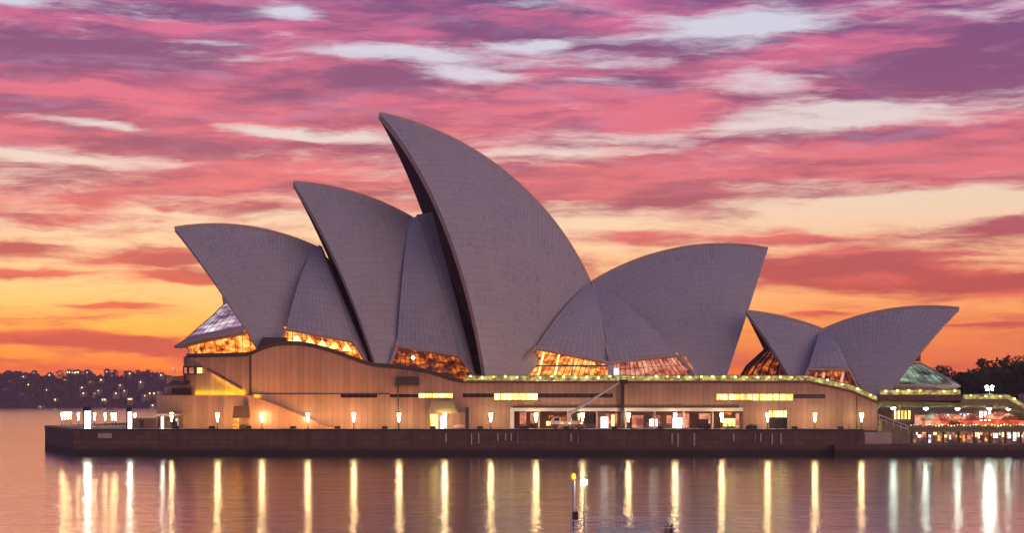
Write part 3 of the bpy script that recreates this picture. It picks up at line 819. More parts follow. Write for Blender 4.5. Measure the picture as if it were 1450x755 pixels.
# right mouth: dark upright glass over a pale green lit skirt
cR = (ax(1262, YR), YR, 0)
ring(cR, [(6.0, zr(512)), (6.0, zr(480))], 'upper_glass', 'darkglass', rest, R(-110), R(80), .8, 18)
s2 = ring(cR, [(5.8, zr(514)), (9.5, zr(528)), (13.6, zr(545))], 'glass_skirt', 'skirtgreen', rest, R(-110), R(80), .8, 24)
m = MB()
for k in range(22):
    a = R(-110) + R(190) * k / 21
    pp = [(cR[0] + r_ * math.cos(a), YR + .8 * r_ * math.sin(a), zr(v) + .05) for r_, v in ((5.85, 514), (9.6, 528), (13.7, 545))]
    for p, q in zip(pp, pp[1:]): m.tube(p, q, .08, n=4)
m.build('mullion', 'grey', s2)
ring(cR, [(13.6, zr(545)), (14.0, zr(546)), (14.0, zr(548.5)), (12.8, zr(552))], 'skirt_lip', 'rim', rest, R(-110), R(80), .8, 24)
ring(cR, [(13.0, zr(548)), (12.6, zr(562))], 'lower_glass', 'dim', rest, R(-110), R(80), .8, 24)

# ------------------------------------------------------------------ lower concourse at the right
con = thing('concourse', (100, 352, 2), 'two level terrace building right of the podium with lit cafes under its deck', 'terrace')
cx0, cx1 = prof[-1][0] + .05, 160
def gz_(v, y=350.0): return az_(v, y)
box_part('upper_deck', 'plum', con, cx0 - 9, ax(1362, 350), 350.6, 400, gz_(568), gz_(559.5))
m = MB(); m.prism([(ax(1362, 350), 350.4, gz_(566)), (ax(1428, 350), 350.4, gz_(566)), (ax(1470, 350), 350.4, gz_(589)), (ax(1470, 350), 350.4, gz_(597)), (ax(1424, 350), 350.4, gz_(572)), (ax(1362, 350), 350.4, gz_(572))], (0, 40, 0)); m.build('sloping_deck', 'olive', con)
m = MB(); m.prism([(cx0, 350.9, gz_(568.1)), (ax(1425, 350), 350.9, gz_(572.1)), (ax(1440, 350), 350.9, gz_(582)), (ax(1425, 350), 353, gz_(578)), (cx0, 353, gz_(577))], (0, 12, 0)); m.build('soffit', 'olive', con)
box_part('rear_wall', 'plum', con, cx0, cx1, 364, 366, 4, 10.4)
box_part('lower_floor', 'olive', con, cx0 - .04, cx1, 346.2, 366, gz_(612, 346.2), 5.1)
box_part('parapet', 'olive', con, ax(1288, 346), cx1, 346.0, 346.5, 5.1, gz_(602.5, 346))
for (u0, u1, v0, v1, k) in ((1265, 1290, 582, 594, 'strip'), (1318, 1356, 587, 595, 'cool2'), (1358, 1378, 586, 594, 'cool2'), (1386, 1404, 583, 596, 'cool'), (1408, 1424, 584, 590, 'pinkin'), (1296, 1312, 588, 604, 'pinkin'), (1300, 1465, 596, 606, 'redglow'), (1410, 1465, 590, 596, 'redglow')):
    w_ = box_part('shop_window', k, con, ax(u0, 363.5), ax(u1, 363.5), 363.5, 363.9, gz_(v1, 363.5), gz_(v0, 363.5))
    n_ = max(2, (u1 - u0) // 5) if k in ('strip', 'cool', 'cool2') else 0
    for q in range(n_ + 1 if n_ else 0): x = ax(u0 + (u1 - u0) * q / n_, 363.3); mm = MB(); mm.box(x - .12, x + .12, 363.1, 363.4, gz_(v1, 363.5), gz_(v0, 363.5)); mm.build('mullion', 'bronze', w_)
random.seed(21)
for k in range(38):
    x = ax(1290 + k * 4.4, 345.9); z = 5.7 + .12 * math.sin(k * 1.3); m = MB(); m.lathe((x, 345.9, z), [(0, -.14), (.13, 0), (0, .14)], 6); m.build('parapet_light', random.choice(('rail', 'strip', 'redglow', 'cool2')), con)
# lower arcade with small lights
box_part('arcade_back', 'arcglow', con, cx0, cx1, 350, 350.5, 2.2, gz_(612, 346.2) - .002)
random.seed(12)
u = 1262
while u < 1456:
    wd = random.choice((1.6, 2, 3, 4, 5)); k = random.choice(('cool2', 'cool2', 'strip', 'pinkin', 'warm', 'warm', 'strip', 'cool'))
    hh = random.choice((.5, .9, 1.2, 1.7)); dz = random.choice((0, 0, .2, .5))
    box_part('arcade_window', k, con, ax(u, 349.7), ax(u + wd, 349.7), 349.6, 349.95, 4.25 - hh - dz, 4.25 - dz); u += wd + random.choice((1, 2, 2.5, 4))
for u in range(1290, 1450, 22): box_part('arcade_pillar', 'dark', con, ax(u, 347), ax(u + 2, 347), 346.6, 347.2, 2.2, gz_(612, 346.2) - .002)
m = MB(); n_ = 9
for k in range(n_):
    x = ax(1246, 345) + k * .62; z = gz_(596, 345) - k * .24; m.box(x, x + .62, 343.2, 346.1, 2.2, z)
sf = m.build('stair_flight', 'olive', con)
m = MB(); a, b = (ax(1245, 343), 343.1, gz_(588, 343)), (ax(1286, 343), 343.1, gz_(604, 343)); m.tube(a, b, .12, n=5)
for q in (0, .25, .5, .75, 1): p = Vector(a).lerp(Vector(b), q); m.tube(p, p - Vector((0, 0, 1.6)), .06, n=4)
m.tube(Vector(a) - Vector((0, 0, .7)), Vector(b) - Vector((0, 0, .7)), .08, n=4); m.build('stair_rail', 'white', sf)
m = MB(); m.prism([(ax(1180, 336), 334.5, -1.4), (150, 333.5, -1.4), (150, 351, -1.4), (66.55, 351, -1.4), (66.55, 337.2, -1.4), (ax(1180, 336), 335.8, -1.4)], (0, 0, 3.6)); lq = m.build('lower_quay', 'seawall')
tag(lq, 'low dark quay below the lit arcade right of the main seawall', 'quay')
box_part('landing_step', 'rim', con, ax(1224, 342), ax(1262, 342), 341.5, 346, 2.19, gz_(613, 342))

# ------------------------------------------------------------------ railings
def railing(pts, h, label, light=True, post_mat='white', step=2.2):
    o = thing('railing', pts[len(pts) // 2], label, 'railing', 'lit terrace railings')
    m = MB()
    for p, q in zip(pts, pts[1:]): m.tube(Vector(p) + Vector((0, 0, h)), Vector(q) + Vector((0, 0, h)), .07, n=5); m.tube(Vector(p) + Vector((0, 0, h * .5)), Vector(q) + Vector((0, 0, h * .5)), .04, n=4)
    m.build('handrail', 'grey', o)
    random.seed(len(pts) + int(pts[0][0]))
    for p, q in zip(pts, pts[1:]):
        p, q = Vector(p), Vector(q); n_ = max(1, int((q - p).length / step))
        for k in range(n_):
            c = p.lerp(q, (k + .5) / n_); m = MB(); m.box(c.x - .13, c.x + .13, c.y - .05, c.y + .05, c.z, c.z + h); m.build('post', post_mat, o)
            if light:
                e = q.lerp(p, .5).normalized() if False else (q - p).normalized()
                a, b = c - e * step * .40, c + e * step * .40
                if random.random() < .9:
                    c2 = c + Vector((0, -.16, h * random.uniform(.55, .9))); m = MB(); m.box(c2.x - .2, c2.x + .2, c2.y - .08, c2.y + .08, c2.z - .16, c2.z + .16); m.build('rail_light', random.choice(('rail', 'rail', 'strip')), o)
        if light:
            m = MB(); e = Vector((0, -.05, 0)); m.face([p + e + Vector((0, 0, .08)), q + e + Vector((0, 0, .08)), q + e + Vector((0, 0, h - .1)), p + e + Vector((0, 0, h - .1))]); m.build('lit_panel', 'panel', o)
    return o
yr = 350.35
railing([(ax(658, yr), yr, 14.4), (ax(905, yr), yr, 14.4), (ax(1145, yr), yr, 14.4)], 1.05, 'lit railing along the flat terrace under the tallest shells')
railing([(ax(1146, yr), yr, 14.35), (ax(1180, yr), yr, top_z(ax(1180, 350)) + .2), (ax(1205, yr), yr, top_z(ax(1205, 350)) + .2), (ax(1242, yr), yr, top_z(ax(1242, 350)) + .2)], 1.05, 'lit railing sloping down in front of the small pair of shells')
railing([(ax(1246, 351), 351, gz_(559.5)), (ax(1360, 351), 351, gz_(559.5))], 1.0, 'lit railing on the upper deck below the pale glass skirt')
railing([(ax(1364, 351), 351, gz_(566)), (ax(1427, 351), 351, gz_(566)), (ax(1464, 351), 351, gz_(587))], 1.0, 'lit railing at far right that turns down a slope')

# ------------------------------------------------------------------ lamps
def post_lamp(x, y, z=DZ, s=1.0):
    o = thing('post_lamp', (x, y, z), 'x', 'lamp', 'lamps along the promenade')
    m = MB(); m.tube((x, y, z), (x, y, z + .25), .2, .14); m.build('base', 'dark', o)
    m = MB(); m.tube((x, y, z + .25), (x, y, z + 1.35), .07); m.build('pole', 'dark', o)
    m = MB(); m.lathe((x, y, z + 1.35), [(0, 0), (.11, .0), (.17, .7), (.29, 1.15), (.31, 1.7), (0, 1.75)], 10); m.build('lantern', 'lamp', o)
    m = MB(); m.lathe((x, y, z + 3.15), [(.36, 0), (.33, .08), (0, .16)], 10); m.build('cap', 'dark', o)
    return o
proto = None
LAMPS = [(243, 'beside the small kiosk at the podium\'s left end'), (308, 'in front of the orange wall left of the dark door hood'), (371, 'right of the dark door hood on the left wall'),
         (436, 'below the middle of the sloping stair parapet'), (501, 'below the first dark slot window'), (565, 'beside the upright drain pipe'), (630, 'beside the lit door under the wide olive hood'),
         (695, 'right of the thin dark pillar'), (759, 'left of the lift truck'), (825, 'between the lift truck and the tall dark pillar'),
         (890, 'just right of the tall dark pillar'), (956, 'before the widest bright doorway of the gallery'), (1022, 'at the gallery\'s right end beside a yellow doorway'),
         (1087, 'beside the louvred doors'), (1154, 'between the louvred doors and the right drain pipe'), (1220, 'at the right end of the granite wall')]
for u, where in LAMPS:
    y = 346.6 if u > 300 else 352
    x = ax(u, y)
    if proto is None: o = proto = post_lamp(x, y)
    else: o = copy_tree(proto); o.location = (x, y, DZ)
    o['label'] = 'glowing post lamp ' + where
for u, y in ((88, 392), (92, 397), (96, 402), (100, 407), (111, 384), (134, 384), (149, 380), (159, 384), (163.5, 378), (191, 372)):
    o = copy_tree(proto); o.location = (ax(u, y), y, DZ); o.scale = (.72, .72, .9); o['label'] = 'small post lamp on the open left tip of the promenade'; o['group'] = 'lamps on the promenade tip'
for u, y, lab in ((124, 344.5, 'thick bright light pylon with dark cap on the promenade tip'), (184, 344, 'slim bright light pylon with dark post at its left side'), (230, 346, 'short thin light pylon in front of the grey kiosk')):
    x = ax(u, y); k = {124: .78, 184: .45, 230: .3}[u]; h = {124: 3.4, 184: 3.3, 230: 2.3}[u]
    o = thing('light_pylon', (x, y, DZ), lab, 'light pylon', 'light pylons on the promenade tip')
    m = MB(); m.box(x - .62 * k, x + .62 * k, y - .5 * k, y + .5 * k, DZ + .1, DZ + h); m.build('light_panel', 'pylon', o)
    m = MB(); m.box(x - .7 * k, x + .7 * k, y - .6 * k, y + .6 * k, DZ, DZ + .1); m.build('base', 'dark', o)
    if u < 200: m = MB(); m.box(x - .7 * k - .05, x + .7 * k, y - .6 * k, y + .6 * k, DZ + h, DZ + h + .9); m.box(x - .7 * k - .3, x - .64 * k, y - .3, y + .5, DZ, DZ + h + .9); m.build('cap', 'dark', o)
# floodlights on the promenade edge that wash the granite wall
FL = [(250, 480), (300, 560), (352, 560), (415, 520), (478, 420), (545, 230), (613, 160), (680, 105), (742, 70), (802, 55), (870, 55), (935, 55), (1000, 60), (1060, 65), (1125, 75), (1190, 75)]
for u, pw in FL:
    y = wall_y(ax(u, 340)) + 1.1; x = ax(u, y)
    o = thing('floodlight', (x, y, DZ), 'low dark floodlight box on the promenade edge aimed at the granite wall', 'floodlight', 'floodlights along the promenade edge')
    m = MB(); m.box(x - .55, x + .55, y - .25, y + .2, DZ + .12, DZ + .62); m.build('housing', 'dark', o)
    m = MB(); m.face([(x - .48, y + .203, DZ + .18), (x + .48, y + .203, DZ + .18), (x + .48, y + .203, DZ + .56), (x - .48, y + .203, DZ + .56)]); m.build('lens', 'strip', o)
    m = MB(); m.box(x - .6, x - .5, y - .1, y + .1, DZ, DZ + .12); m.box(x + .5, x + .6, y - .1, y + .1, DZ, DZ + .12); m.build('foot', 'dark', o)
    ld = bpy.data.lights.new('flood', 'AREA'); ld.shape = 'RECTANGLE'; ld.size = .9; ld.size_y = .36; ld.energy = pw; ld.spread = R(150)
    ld.color = (1.0, .40, .08) if u < 560 else (1.0, .48, .26)
    lo = bpy.data.objects.new('flood', ld); lo.parent = o; lo.location = (0, .26, .4); lo.rotation_euler = (R(122), 0, 0); COL.objects.link(lo)
# pendant lamps under the concourse deck
pd = None
for u, v, where in ((1265, 577, 'above the white barred window'), (1311, 577.5, 'above the dark bay'), (1356, 578, 'above the long white shop window'), (1401, 577.5, 'above the square white window'), (1428, 578, 'at the start of the slope')):
    x, y, z = at(u, v, 352.5)
    if pd is None:
        pd = o = thing('pendant_lamp', (x, y, z), 'x', 'lamp', 'pendant lamps under the deck')
        m = MB(); m.tube((x, y, z + .5), (x, y, z + 1.4), .04, n=5); m.build('cord', 'dark', o)
        m = MB(); m.lathe((x, y, z), [(.55, -.1), (.5, .1), (.2, .45), (0, .5)], 10); m.build('lamp_shade', 'grey', o)
        m = MB(); m.lathe((x, y, z - .1), [(0, -.4), (.36, -.22), (.45, 0), (0, .05)], 10); m.build('bulb', 'pend', o)
    else: o = copy_tree(pd); o.location = (x, y, z)
    o['label'] = 'green white pendant lamp under the deck ' + where
x, y, z = at(1401, 566, 353)
o = thing('street_lamp', (x, y, z), 'twin headed street lamp on the right deck in front of the dark trees', 'street lamp')
m = MB(); m.tube((x, y, z), (x, y, z + 2.2), .07); m.tube((x - .5, y, z + 1.7), (x + .55, y, z + 2.1), .05); m.build('pole', 'grey', o)
for s_ in (-.5, .55):
    m = MB(); m.lathe((x + s_, y, z + 1.75), [(0, 0), (.22, .1), (.28, .9), (0, 1.0)], 8); m.build('lantern', 'pend', o)

# ------------------------------------------------------------------ cafe parasols on the concourse
def parasol(x, y, mat, lab, r=1.9, dz=0.0):
    o = thing('parasol', (x, y, 5.1), lab, 'parasol', 'cafe parasols on the lower terrace')
    m = MB(); m.tube((x, y, 5.1), (x, y, 7.6), .05); m.build('pole', 'grey', o)
    m = MB(); m.lathe((x, y, 7.0), [(r, -.35), (r, 0), (r * .5, .6), (0, 1.0)], 8); m.build('canopy', mat, o)
    m = MB(); m.lathe((x, y, 5.1), [(.4, 0), (.4, .1), (.06, .14)], 8); m.build('base', 'dark', o)
for u, y, mt, lab in ((1334, 354, 'red', 'red parasol left of the dark planter on the lower terrace'), (1354, 356, 'red', 'red parasol behind the dark planter on the lower terrace'), (1376, 352, 'red', 'red parasol right of the dark planter on the lower terrace'),
                      (1404, 355, 'red', 'red parasol below the square white window'), (1428, 352, 'red', 'red parasol below the sloping deck'), (1320, 358, 'cream', 'cream parasol left of the red parasols')):
    parasol(ax(u, y), y, mt, lab, 2.0)
x, y = ax(1353, 348), 348
o = thing('planter', (x, y, 5.1), 'dark planter of low shrubs at the lower terrace edge', 'planter')
m = MB(); m.prism([(x - 1.9, y, 5.1), (x + 1.9, y, 5.1), (x + 1.7, y, 5.6), (x - 1.7, y, 5.6)], (0, .9, 0)); m.build('box', 'dark', o)
def leaf_cloud(m, c, rx, ry, rz, n, s, rnd, lo=-1.0):
    for _ in range(n):
        while True:
            p = Vector((rnd.uniform(-1, 1), rnd.uniform(-1, 1), rnd.uniform(lo, 1)))
            if .25 < p.length < 1: break
        p = Vector((c[0] + p.x * rx, c[1] + p.y * ry, c[2] + p.z * rz))
        a = Vector((rnd.gauss(0, 1), rnd.gauss(0, 1), rnd.gauss(0, 1))).normalized(); b = a.orthogonal().normalized(); k = s * rnd.uniform(.6, 1.3)
        m.face([p - a * k, p - b * k * .5, p + a * k, p + b * k * .5])
rn = random.Random(4)
m = MB(); leaf_cloud(m, (x, y + .4, 5.8), 1.6, .5, .75, 160, .22, rn, -.3); m.build('foliage', 'leaf', o)

# ------------------------------------------------------------------ promenade things: kiosk, planters, lift truck
x0, x1 = ax(190, 358), ax(223, 358)
o = thing('kiosk', ((x0 + x1) / 2, 358, DZ), 'low grey kiosk with flat roof on the promenade left of the podium', 'kiosk')
box_part('body', 'plum', o, x0, x1, 356.6, 360, DZ, DZ + 1.9)
box_part('roof', 'rim', o, x0 - .3, x1 + .3, 356.2, 360.4, DZ + 1.9, DZ + 2.1)
box_part('door', 'dark', o, x0 + 1.4, x0 + 2.3, 356.5, 356.597, DZ, DZ + 1.7)
o = thing('canopy_shelter', (ax(240, 353.5), 353.5, DZ), 'flat pale canopy shelter against the podium\'s left end', 'shelter')
m = MB(); m.prism([(ax(216, 352), 351.6, az_(591, 352)), (ax(256, 352), 351.6, az_(588, 352)), (ax(256, 352), 351.6, az_(586.5, 352)), (ax(224, 352), 351.6, az_(586.5, 352))], (0, 4.4, 0)); m.build('roof', 'rim', o)
for u in (222, 252):
    for y in (352, 355.6): m = MB(); m.tube((ax(u, y), y, DZ), (ax(u, y), y, az_(589, y)), .08, n=6); m.build('post', 'grey', o)
box_part('counter', 'darkglass', o, ax(244, 355), ax(254, 355), 354.5, 355.2, DZ, DZ + 1.9)
for u, lab in ((346, 'dark crate beside the orange lit door under its hood'), (742, 'dark planter box at the gallery\'s left end'), (1065, 'dark planter box right of the gallery')):
    y = 345.0; x = ax(u, y)
    o = thing('planter_box', (x, y, DZ), lab, 'planter')
    m = MB(); m.prism([(x - .9, y, DZ), (x + .9, y, DZ), (x + 1.05, y, DZ + .6), (x - 1.05, y, DZ + .6)], (0, .9, 0)); m.build('box', 'dark', o)
    m = MB(); leaf_cloud(m, (x, y + .45, DZ + .65), .95, .4, .3, 70, .14, rn, -.2); m.build('foliage', 'leaf', o)
box_part('service_door', 'warm', hall, ax(330, 347.4), ax(338, 347.4), 347.3, 347.75, DZ, az_(593, 347.4))
# boom lift
YB = 343.6
o = thing('boom_lift', (ax(806, YB), YB, DZ), 'white boom lift truck with long arm raised in front of the lit gallery', 'boom lift')
xa, xb = ax(780, YB), ax(826, YB)
box_part('chassis', 'grey', o, xa, xb, YB - 1.1, YB + 1.1, DZ + .55, DZ + .95)
m = MB(); m.prism([(xa, YB - 1.05, DZ + .95), (xa + 1.9, YB - 1.05, DZ + .95), (xa + 1.9, YB - 1.05, DZ + 2.3), (xa + .5, YB - 1.05, DZ + 2.3), (xa, YB - 1.05, DZ + 1.6)], (0, 2.1, 0)); cb = m.build('cab', 'white', o)
m = MB(); m.prism([(xa + .5, YB - 1.06, DZ + 1.6), (xa + 1.6, YB - 1.06, DZ + 1.6), (xa + 1.6, YB - 1.06, DZ + 2.15), (xa + .75, YB - 1.06, DZ + 2.15)], (0, -.02, 0)); m.build('window', 'darkglass', cb)
box_part('body', 'cream', o, xa + 2.0, xb, YB - 1.0, YB + 1.0, DZ + .95, DZ + 1.55)
for px_ in (xa + .9, xb - 1.9, xb - .8):
    for py in (YB - 1.1, YB + .8):
        m = MB(); m.tube((px_, py, DZ + .45), (px_, py + .3, DZ + .45), .45, n=14); wl = m.build('wheel', 'dark', o)
        m = MB(); m.tube((px_, py - .02, DZ + .45), (px_, py, DZ + .45), .22, n=10); m.build('rim', 'grey', wl)
base = Vector((ax(806, YB), YB, DZ + 1.55)); tip = Vector(at(878, 541.5, YB))
m = MB(); m.tube(base, base + Vector((0, 0, 1.3)), .45, .35, 10); m.build('turret', 'white', o)
el_ = base + Vector((0, 0, 1.3)); mid = el_.lerp(tip, .55)
m = MB(); m.tube(el_, mid, .30, .28, 8); m.tube(mid, tip, .2, .18, 8); m.build('boom', 'white', o)
m = MB(); bc = tip + Vector((.7, 0, 0))
m.box(bc.x - .75, bc.x + .75, YB - .5, YB + .5, bc.z - .35, bc.z - .25)
for sx in (-.7, .7):
    for sy in (-.45, .45): m.tube((bc.x + sx, YB + sy, bc.z - .25), (bc.x + sx, YB + sy, bc.z + .85), .05, n=5)
for zz_ in (.3, .85):
    for sy in (-.45, .45): m.tube((bc.x - .7, YB + sy, bc.z + zz_), (bc.x + .7, YB + sy, bc.z + zz_), .05, n=5)
m.box(bc.x - .7, bc.x + .7, YB - .44, YB - .40, bc.z - .25, bc.z + .5); m.build('basket', 'dark', o)
for px_ in (xa + 2.2, xa + 3.6, xb - .4):
    m = MB(); m.box(px_ - .15, px_ + .15, YB - 1.16, YB - 1.02, DZ + 1.0, DZ + 1.25); m.build('work_light', 'strip', o)

# ------------------------------------------------------------------ trees at the right
tree_protos = []
def make_tree(seed, h, r):
    rnd = random.Random(seed)
    o = thing('tree', (0, 0, 0), 'x', 'tree', 'dark trees behind the terrace')
    m = MB(); m.tube((0, 0, 0), (.2, 0, h * .45), .45, .28, 8)
    for k in range(6):
        a = k * 1.05 + rnd.random(); m.tube((.2, 0, h * rnd.uniform(.3, .45)), (r * .6 * math.cos(a), r * .6 * math.sin(a), h * rnd.uniform(.6, .85)), .18, .05, 5)
    m.build('trunk', 'bark', o)
    m = MB()
    for k in range(16):
        a = rnd.uniform(0, 6.28); q = rnd.uniform(.2, .85) * r; zc = h * rnd.uniform(.42, .9)
        s_ = rnd.uniform(.24, .42) * r
        leaf_cloud(m, (q * math.cos(a), q * math.sin(a), zc), s_, s_, s_ * .75, 170, .34, rnd)
    m.build('crown', 'leaf', o)
    return o
specs = [(1290, 428, 9, 5, 0), (1312, 420, 11.5, 6, 1), (1332, 434, 12, 6, 2), (1352, 422, 10.5, 6, 0), (1372, 430, 11.5, 6.5, 1), (1390, 418, 11, 6, 2), (1408, 432, 14.5, 6.5, 0), (1424, 424, 13, 6, 1), (1440, 436, 15, 7, 2), (1458, 424, 13.5, 6.5, 0), (1476, 430, 14, 7, 1), (1400, 410, 9, 6, 2), (1430, 408, 10, 6, 1)]
tl = ['low dark tree directly behind the pale green glass skirt', 'dark tree just right of the restaurant\'s right sail', 'rounded dark tree above the pale skirt\'s right end', 'lower dark tree right of the glass skirt', 'dark tree in the dip of the tree line', 'dark tree left of the twin street lamp',
      'tall dark tree above the twin street lamp', 'tall dark tree just right of the twin street lamp', 'tallest dark tree at the picture\'s right side', 'dark tree at the right edge of the picture', 'dark tree cut by the right edge of the picture', 'low dark tree behind the twin street lamp', 'low dark tree above the sloping railing']
pr = [make_tree(s, 10, 6) for s in (1, 2, 3)]; used = set()
for (u, y, h, r_, k), lab in zip(specs, tl):
    o = pr[k] if k not in used else copy_tree(pr[k]); used.add(k)
    o.location = (ax(u, y), y, 8.5); sc_ = h * .84 / 10; o.scale = (r_ / 6, r_ / 6, sc_); o.rotation_euler = (0, 0, rn.uniform(0, 6)); o['label'] = lab
m = MB(); m.prism([(72, 402, -1), (180, 402, -1), (180, 470, -1), (72, 470, -1)], (0, 0, 9.6)); tag(m.build('garden_ground', 'hill'), kind='structure')

# ------------------------------------------------------------------ far shore: woods, single trees on the skyline, houses
rw = random.Random(11)
m = MB()
for _ in range(10000):
    x = rw.uniform(-1400, 900); y = rw.uniform(1992, 2190); z = hill_h(x, y - 14 * math.sin(x * .013))
    r_ = rw.uniform(1.5, 3.4); h = rw.uniform(2, 6.5)
    n_ = 6; ph = rw.random() * 6; prof_ = [(r_ * .7, 0), (r_, h * .35), (r_ * .75, h * .75), (r_ * .12, h)]
    rows = [[(x + q * math.cos(ph + k * 6.2832 / n_) * rw.uniform(.8, 1.2), y + q * math.sin(ph + k * 6.2832 / n_), z - 1 + zz_) for k in range(n_)] for q, zz_ in prof_]
    rows = [r__ + [r__[0]] for r__ in rows]; m.grid(rows, 0, False)
tag(m.build('woods', 'wood'), 'dark purple wooded hillside across the water', 'woods', kind='stuff')
for k, (u, hh) in enumerate(((85, 15), (101, 9), (118, 11), (128, 10), (152, 9), (163, 12), (178, 9), (196, 8), (210, 9), (75, 9))):
    y = 2110; x = ax(u, y); z = hill_h(x, y)
    o = thing('far_tree', (x, y, z), 'tall tree standing up from the far shore\'s skyline' if hh > 10 else 'small tree on the far shore\'s skyline', 'tree', 'tall trees on the far skyline' if hh > 10 else 'small trees on the far skyline')
    m = MB(); m.tube((x, y, z - 1), (x, y, z + hh * .5), .5, .3, 5); m.build('trunk', 'bark', o)
    m = MB(); leaf_cloud(m, (x, y, z + hh * .62), hh * .36, hh * .36, hh * .42, 90, 1.1, rw); m.build('crown', 'wood', o)
HOUSES = [(14, 541, 1), (33, 533, 0), (48, 528, 1), (66, 552, 0), (78, 566, 1), (40, 545, 1), (57, 576, 1), (97, 527, 2), (104, 528, 2), (109, 527, 2), (116, 549, 1), (118, 557, 1), (123, 527, 0), (134, 557, 1), (139, 553, 0), (147, 566, 2), (151, 526, 0), (159, 531, 0), (164, 557, 1), (170, 545, 0), (182, 529, 2), (184, 565, 3), (191, 534, 0), (199, 541, 1),
          (212, 557, 1), (218, 557, 1), (224, 556, 1), (205, 560, 0), (28, 559, 0), (8, 552, 0), (92, 538, 0), (128, 541, 0), (176, 553, 0), (206, 531, 0), (70, 531, 1), (22, 529, 0), (143, 538, 1), (216, 574, 1), (236, 547, 1), (228, 531, 1)]
for (u, v, k) in HOUSES:
    best = min((abs(az_(v, y_) - 3.0 - hill_h(ax(u, y_), y_)), y_) for y_ in [1990 + 4 * i for i in range(45)])
    y = best[1] - 6; x = ax(u, y); z = az_(v, y) - 2.2
    wd = rw.uniform(2.4, 4.0)
    nm = 'house'
    o = thing(nm, (x, y, z), 'small house with lit windows among the trees of the far shore', 'house', 'lit houses on the far shore')
    zb = hill_h(x, y - 14 * math.sin(x * .013)) - 4
    m = MB(); m.box(x - wd, x + wd, y, y + 7, min(zb, z - 1), z + 3.2); m.build('wall', 'hwall', o)
    m = MB(); m.prism([(x - wd - .5, y - .5, z + 3.2), (x + wd + .5, y - .5, z + 3.2), (x, y - .5, z + 5.4)], (0, 8, 0)); m.build('roof', 'hroof', o)
    nw = 2 if k >= 2 else 1
    for q in range(nw):
        xx = x + (q - (nw - 1) / 2) * 2.6
        m = MB(); hw = (.5, .55, .6, 1.0)[k]; m.box(xx - hw, xx + hw, y - .3, y - .01, z + 1.0, z + 1.0 + (1.1, 1.7, 1.8, 1.6)[k]); m.build('window', rw.choice(('house', 'house', 'house_dim', 'house_white')), o)

# ------------------------------------------------------------------ workboat in the foreground
YW = 120.0
bx_ = lambda u: ax(u, YW); bz_ = lambda v: az_(v, YW)
bo = thing('work_boat', (bx_(890), YW, 0), 'pale railed work boat in the foreground with an orange beacon mast', 'boat')
x0, x1 = bx_(806), bx_(972)
deck_z = 1.55
m = MB(); pl = [(x0, YW - 1.3), (x1 - 1.6, YW - 1.5), (x1, YW), (x1 - 1.6, YW + 1.5), (x0, YW + 1.3)]
lo_ = [(bx_(890) + (x - bx_(890)) * .9, YW + (y - YW) * .75) for x, y in pl]
m.face([(x, y, deck_z) for x, y in pl])
for k in range(5):
    j = (k + 1) % 5; m.face([(lo_[k][0], lo_[k][1], -.4), (lo_[j][0], lo_[j][1], -.4), (pl[j][0], pl[j][1], deck_z), (pl[k][0], pl[k][1], deck_z)])
m.build('hull', 'hull', bo)
m = MB(); m.prism([(bx_(842), YW - .9, deck_z), (bx_(925), YW - .9, deck_z), (bx_(921), YW - .9, bz_(749)), (bx_(846), YW - .9, bz_(749))], (0, 1.8, 0)); m.build('cabin_roof', 'hull', bo)
for sy in (-1.25, 1.25):
    m = MB()
    for z in (bz_(736), bz_(746)): m.tube((x0 + .15, YW + sy, z), (x1 - 1.0, YW + sy, z), .042, n=5)
    for k in range(8): xx = x0 + .15 + (x1 - 1.15 - x0) * k / 7; m.tube((xx, YW + sy, deck_z), (xx, YW + sy, bz_(735)), .04, n=5)
    m.build('guard_rail', 'white', bo)
m = MB()
for z in (bz_(736), bz_(746)): m.tube((x0 + .15, YW - 1.25, z), (x0 + .15, YW + 1.25, z), .028, n=5); m.tube((x1 - 1, YW - 1.25, z), (x1 - 1, YW + 1.25, z), .028, n=5)
m.build('guard_rail', 'white', bo)
xm = bx_(812.5)
m = MB(); m.tube((xm, YW, deck_z), (xm, YW, bz_(681)), .11, .09, 8); m.tube((xm, YW, bz_(719)), (xm + .36, YW, bz_(719)), .04, n=5); m.build('mast', 'white', bo)
m = MB(); m.box(xm - .1, xm + .28, YW - .15, YW + .15, bz_(737), bz_(725)); m.box(xm - .13, xm + .02, YW - .12, YW + .12, bz_(752), bz_(737.5)); m.build('control_box', 'dark', bo)
m = MB(); m.lathe((xm, YW, bz_(675.5)), [(0, -.2), (.12, -.17), (.14, .08), (.07, .2), (0, .22)], 10); m.build('orange_beacon', 'orange', bo)
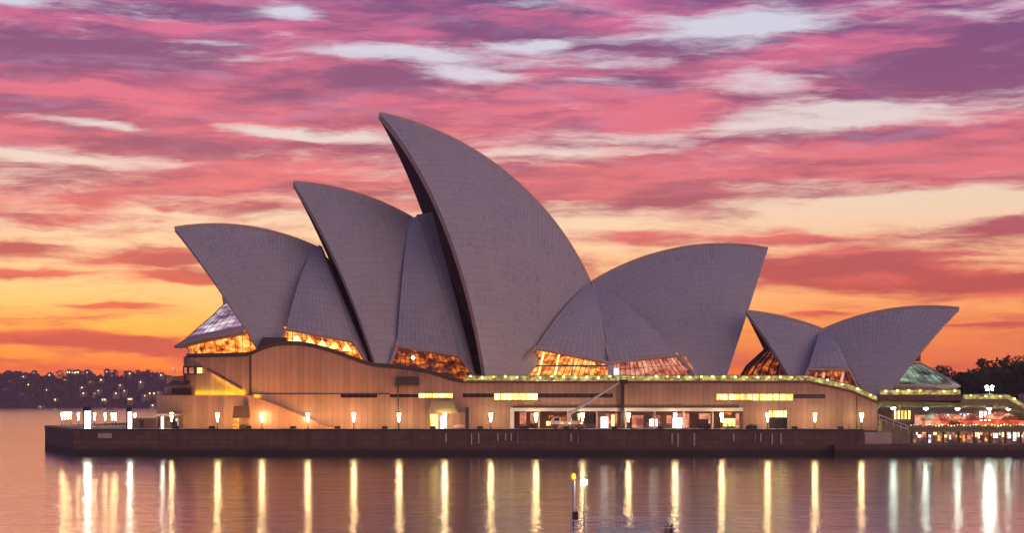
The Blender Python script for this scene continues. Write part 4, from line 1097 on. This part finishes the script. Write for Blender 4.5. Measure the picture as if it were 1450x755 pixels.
m = MB(); m.tube((xm + .7, YW + .1, deck_z), (xm + .7, YW + .1, bz_(690)), .04, n=6); m.build('light_pole', 'grey', bo)
m = MB(); m.box(xm + .5, xm + .88, YW - .1, YW + .2, bz_(687), bz_(680)); m.build('white_light', 'beaconw', bo)
xf = bx_(873)
m = MB(); m.tube((xf, YW + .3, deck_z), (xf, YW + .3, bz_(679)), .025, n=5); m.build('flag_staff', 'grey', bo)
m = MB()
rows = []
for a in range(9):
    q = a / 8; c = Vector((xf - .05 + .62 * q, YW + .3, bz_(679) + 1.0 * q)); wv_ = .07 + .13 * q
    nn = Vector((-.8, 0, .55)).normalized(); rows.append([c + nn * (wv_ * (b - .5) * 2) + Vector((0, .05 * math.sin(q * 9 + b * 2), 0)) for b in (0, .5, 1)])
m.grid(rows); m.build('flag', 'grey', bo)
for u in (880, 896, 904):
    m = MB(); m.tube((bx_(u), YW - .4, deck_z), (bx_(u), YW - .4, bz_(737)), .03, n=5); m.lathe((bx_(u), YW - .4, bz_(737)), [(.06, -.05), (.07, .08), (0, .12)], 6); m.build('stanchion', 'white', bo)
for u, c_ in ((938, 'grey'), (946, 'plum')):
    m = MB(); m.prism([(bx_(u), YW - .5, deck_z), (bx_(u + 9), YW - .5, deck_z), (bx_(u + 7), YW - .5, bz_(744)), (bx_(u + 3), YW - .5, bz_(745))], (0, .5, 0)); m.build('deck_locker', c_, bo)

# ------------------------------------------------------------------ evening air
HAZE = 0.0002
if HAZE:
    m = MB(); m.box(-2550, 2550, -200, 3050, -4.5, 92)
    hz = m.build('haze', 'white'); tag(hz, kind='stuff'); hz.data.materials.clear()
    mt = bpy.data.materials.new('haze_air'); mt.use_nodes = True; nt = mt.node_tree; nt.nodes.clear()
    ou = nt.nodes.new('ShaderNodeOutputMaterial'); pv = nt.nodes.new('ShaderNodeVolumePrincipled')
    pv.inputs['Color'].default_value = (1.0, .74, .80, 1); pv.inputs['Density'].default_value = HAZE; pv.inputs['Anisotropy'].default_value = 0.2
    nt.links.new(pv.outputs[0], ou.inputs['Volume']); hz.data.materials.append(mt)
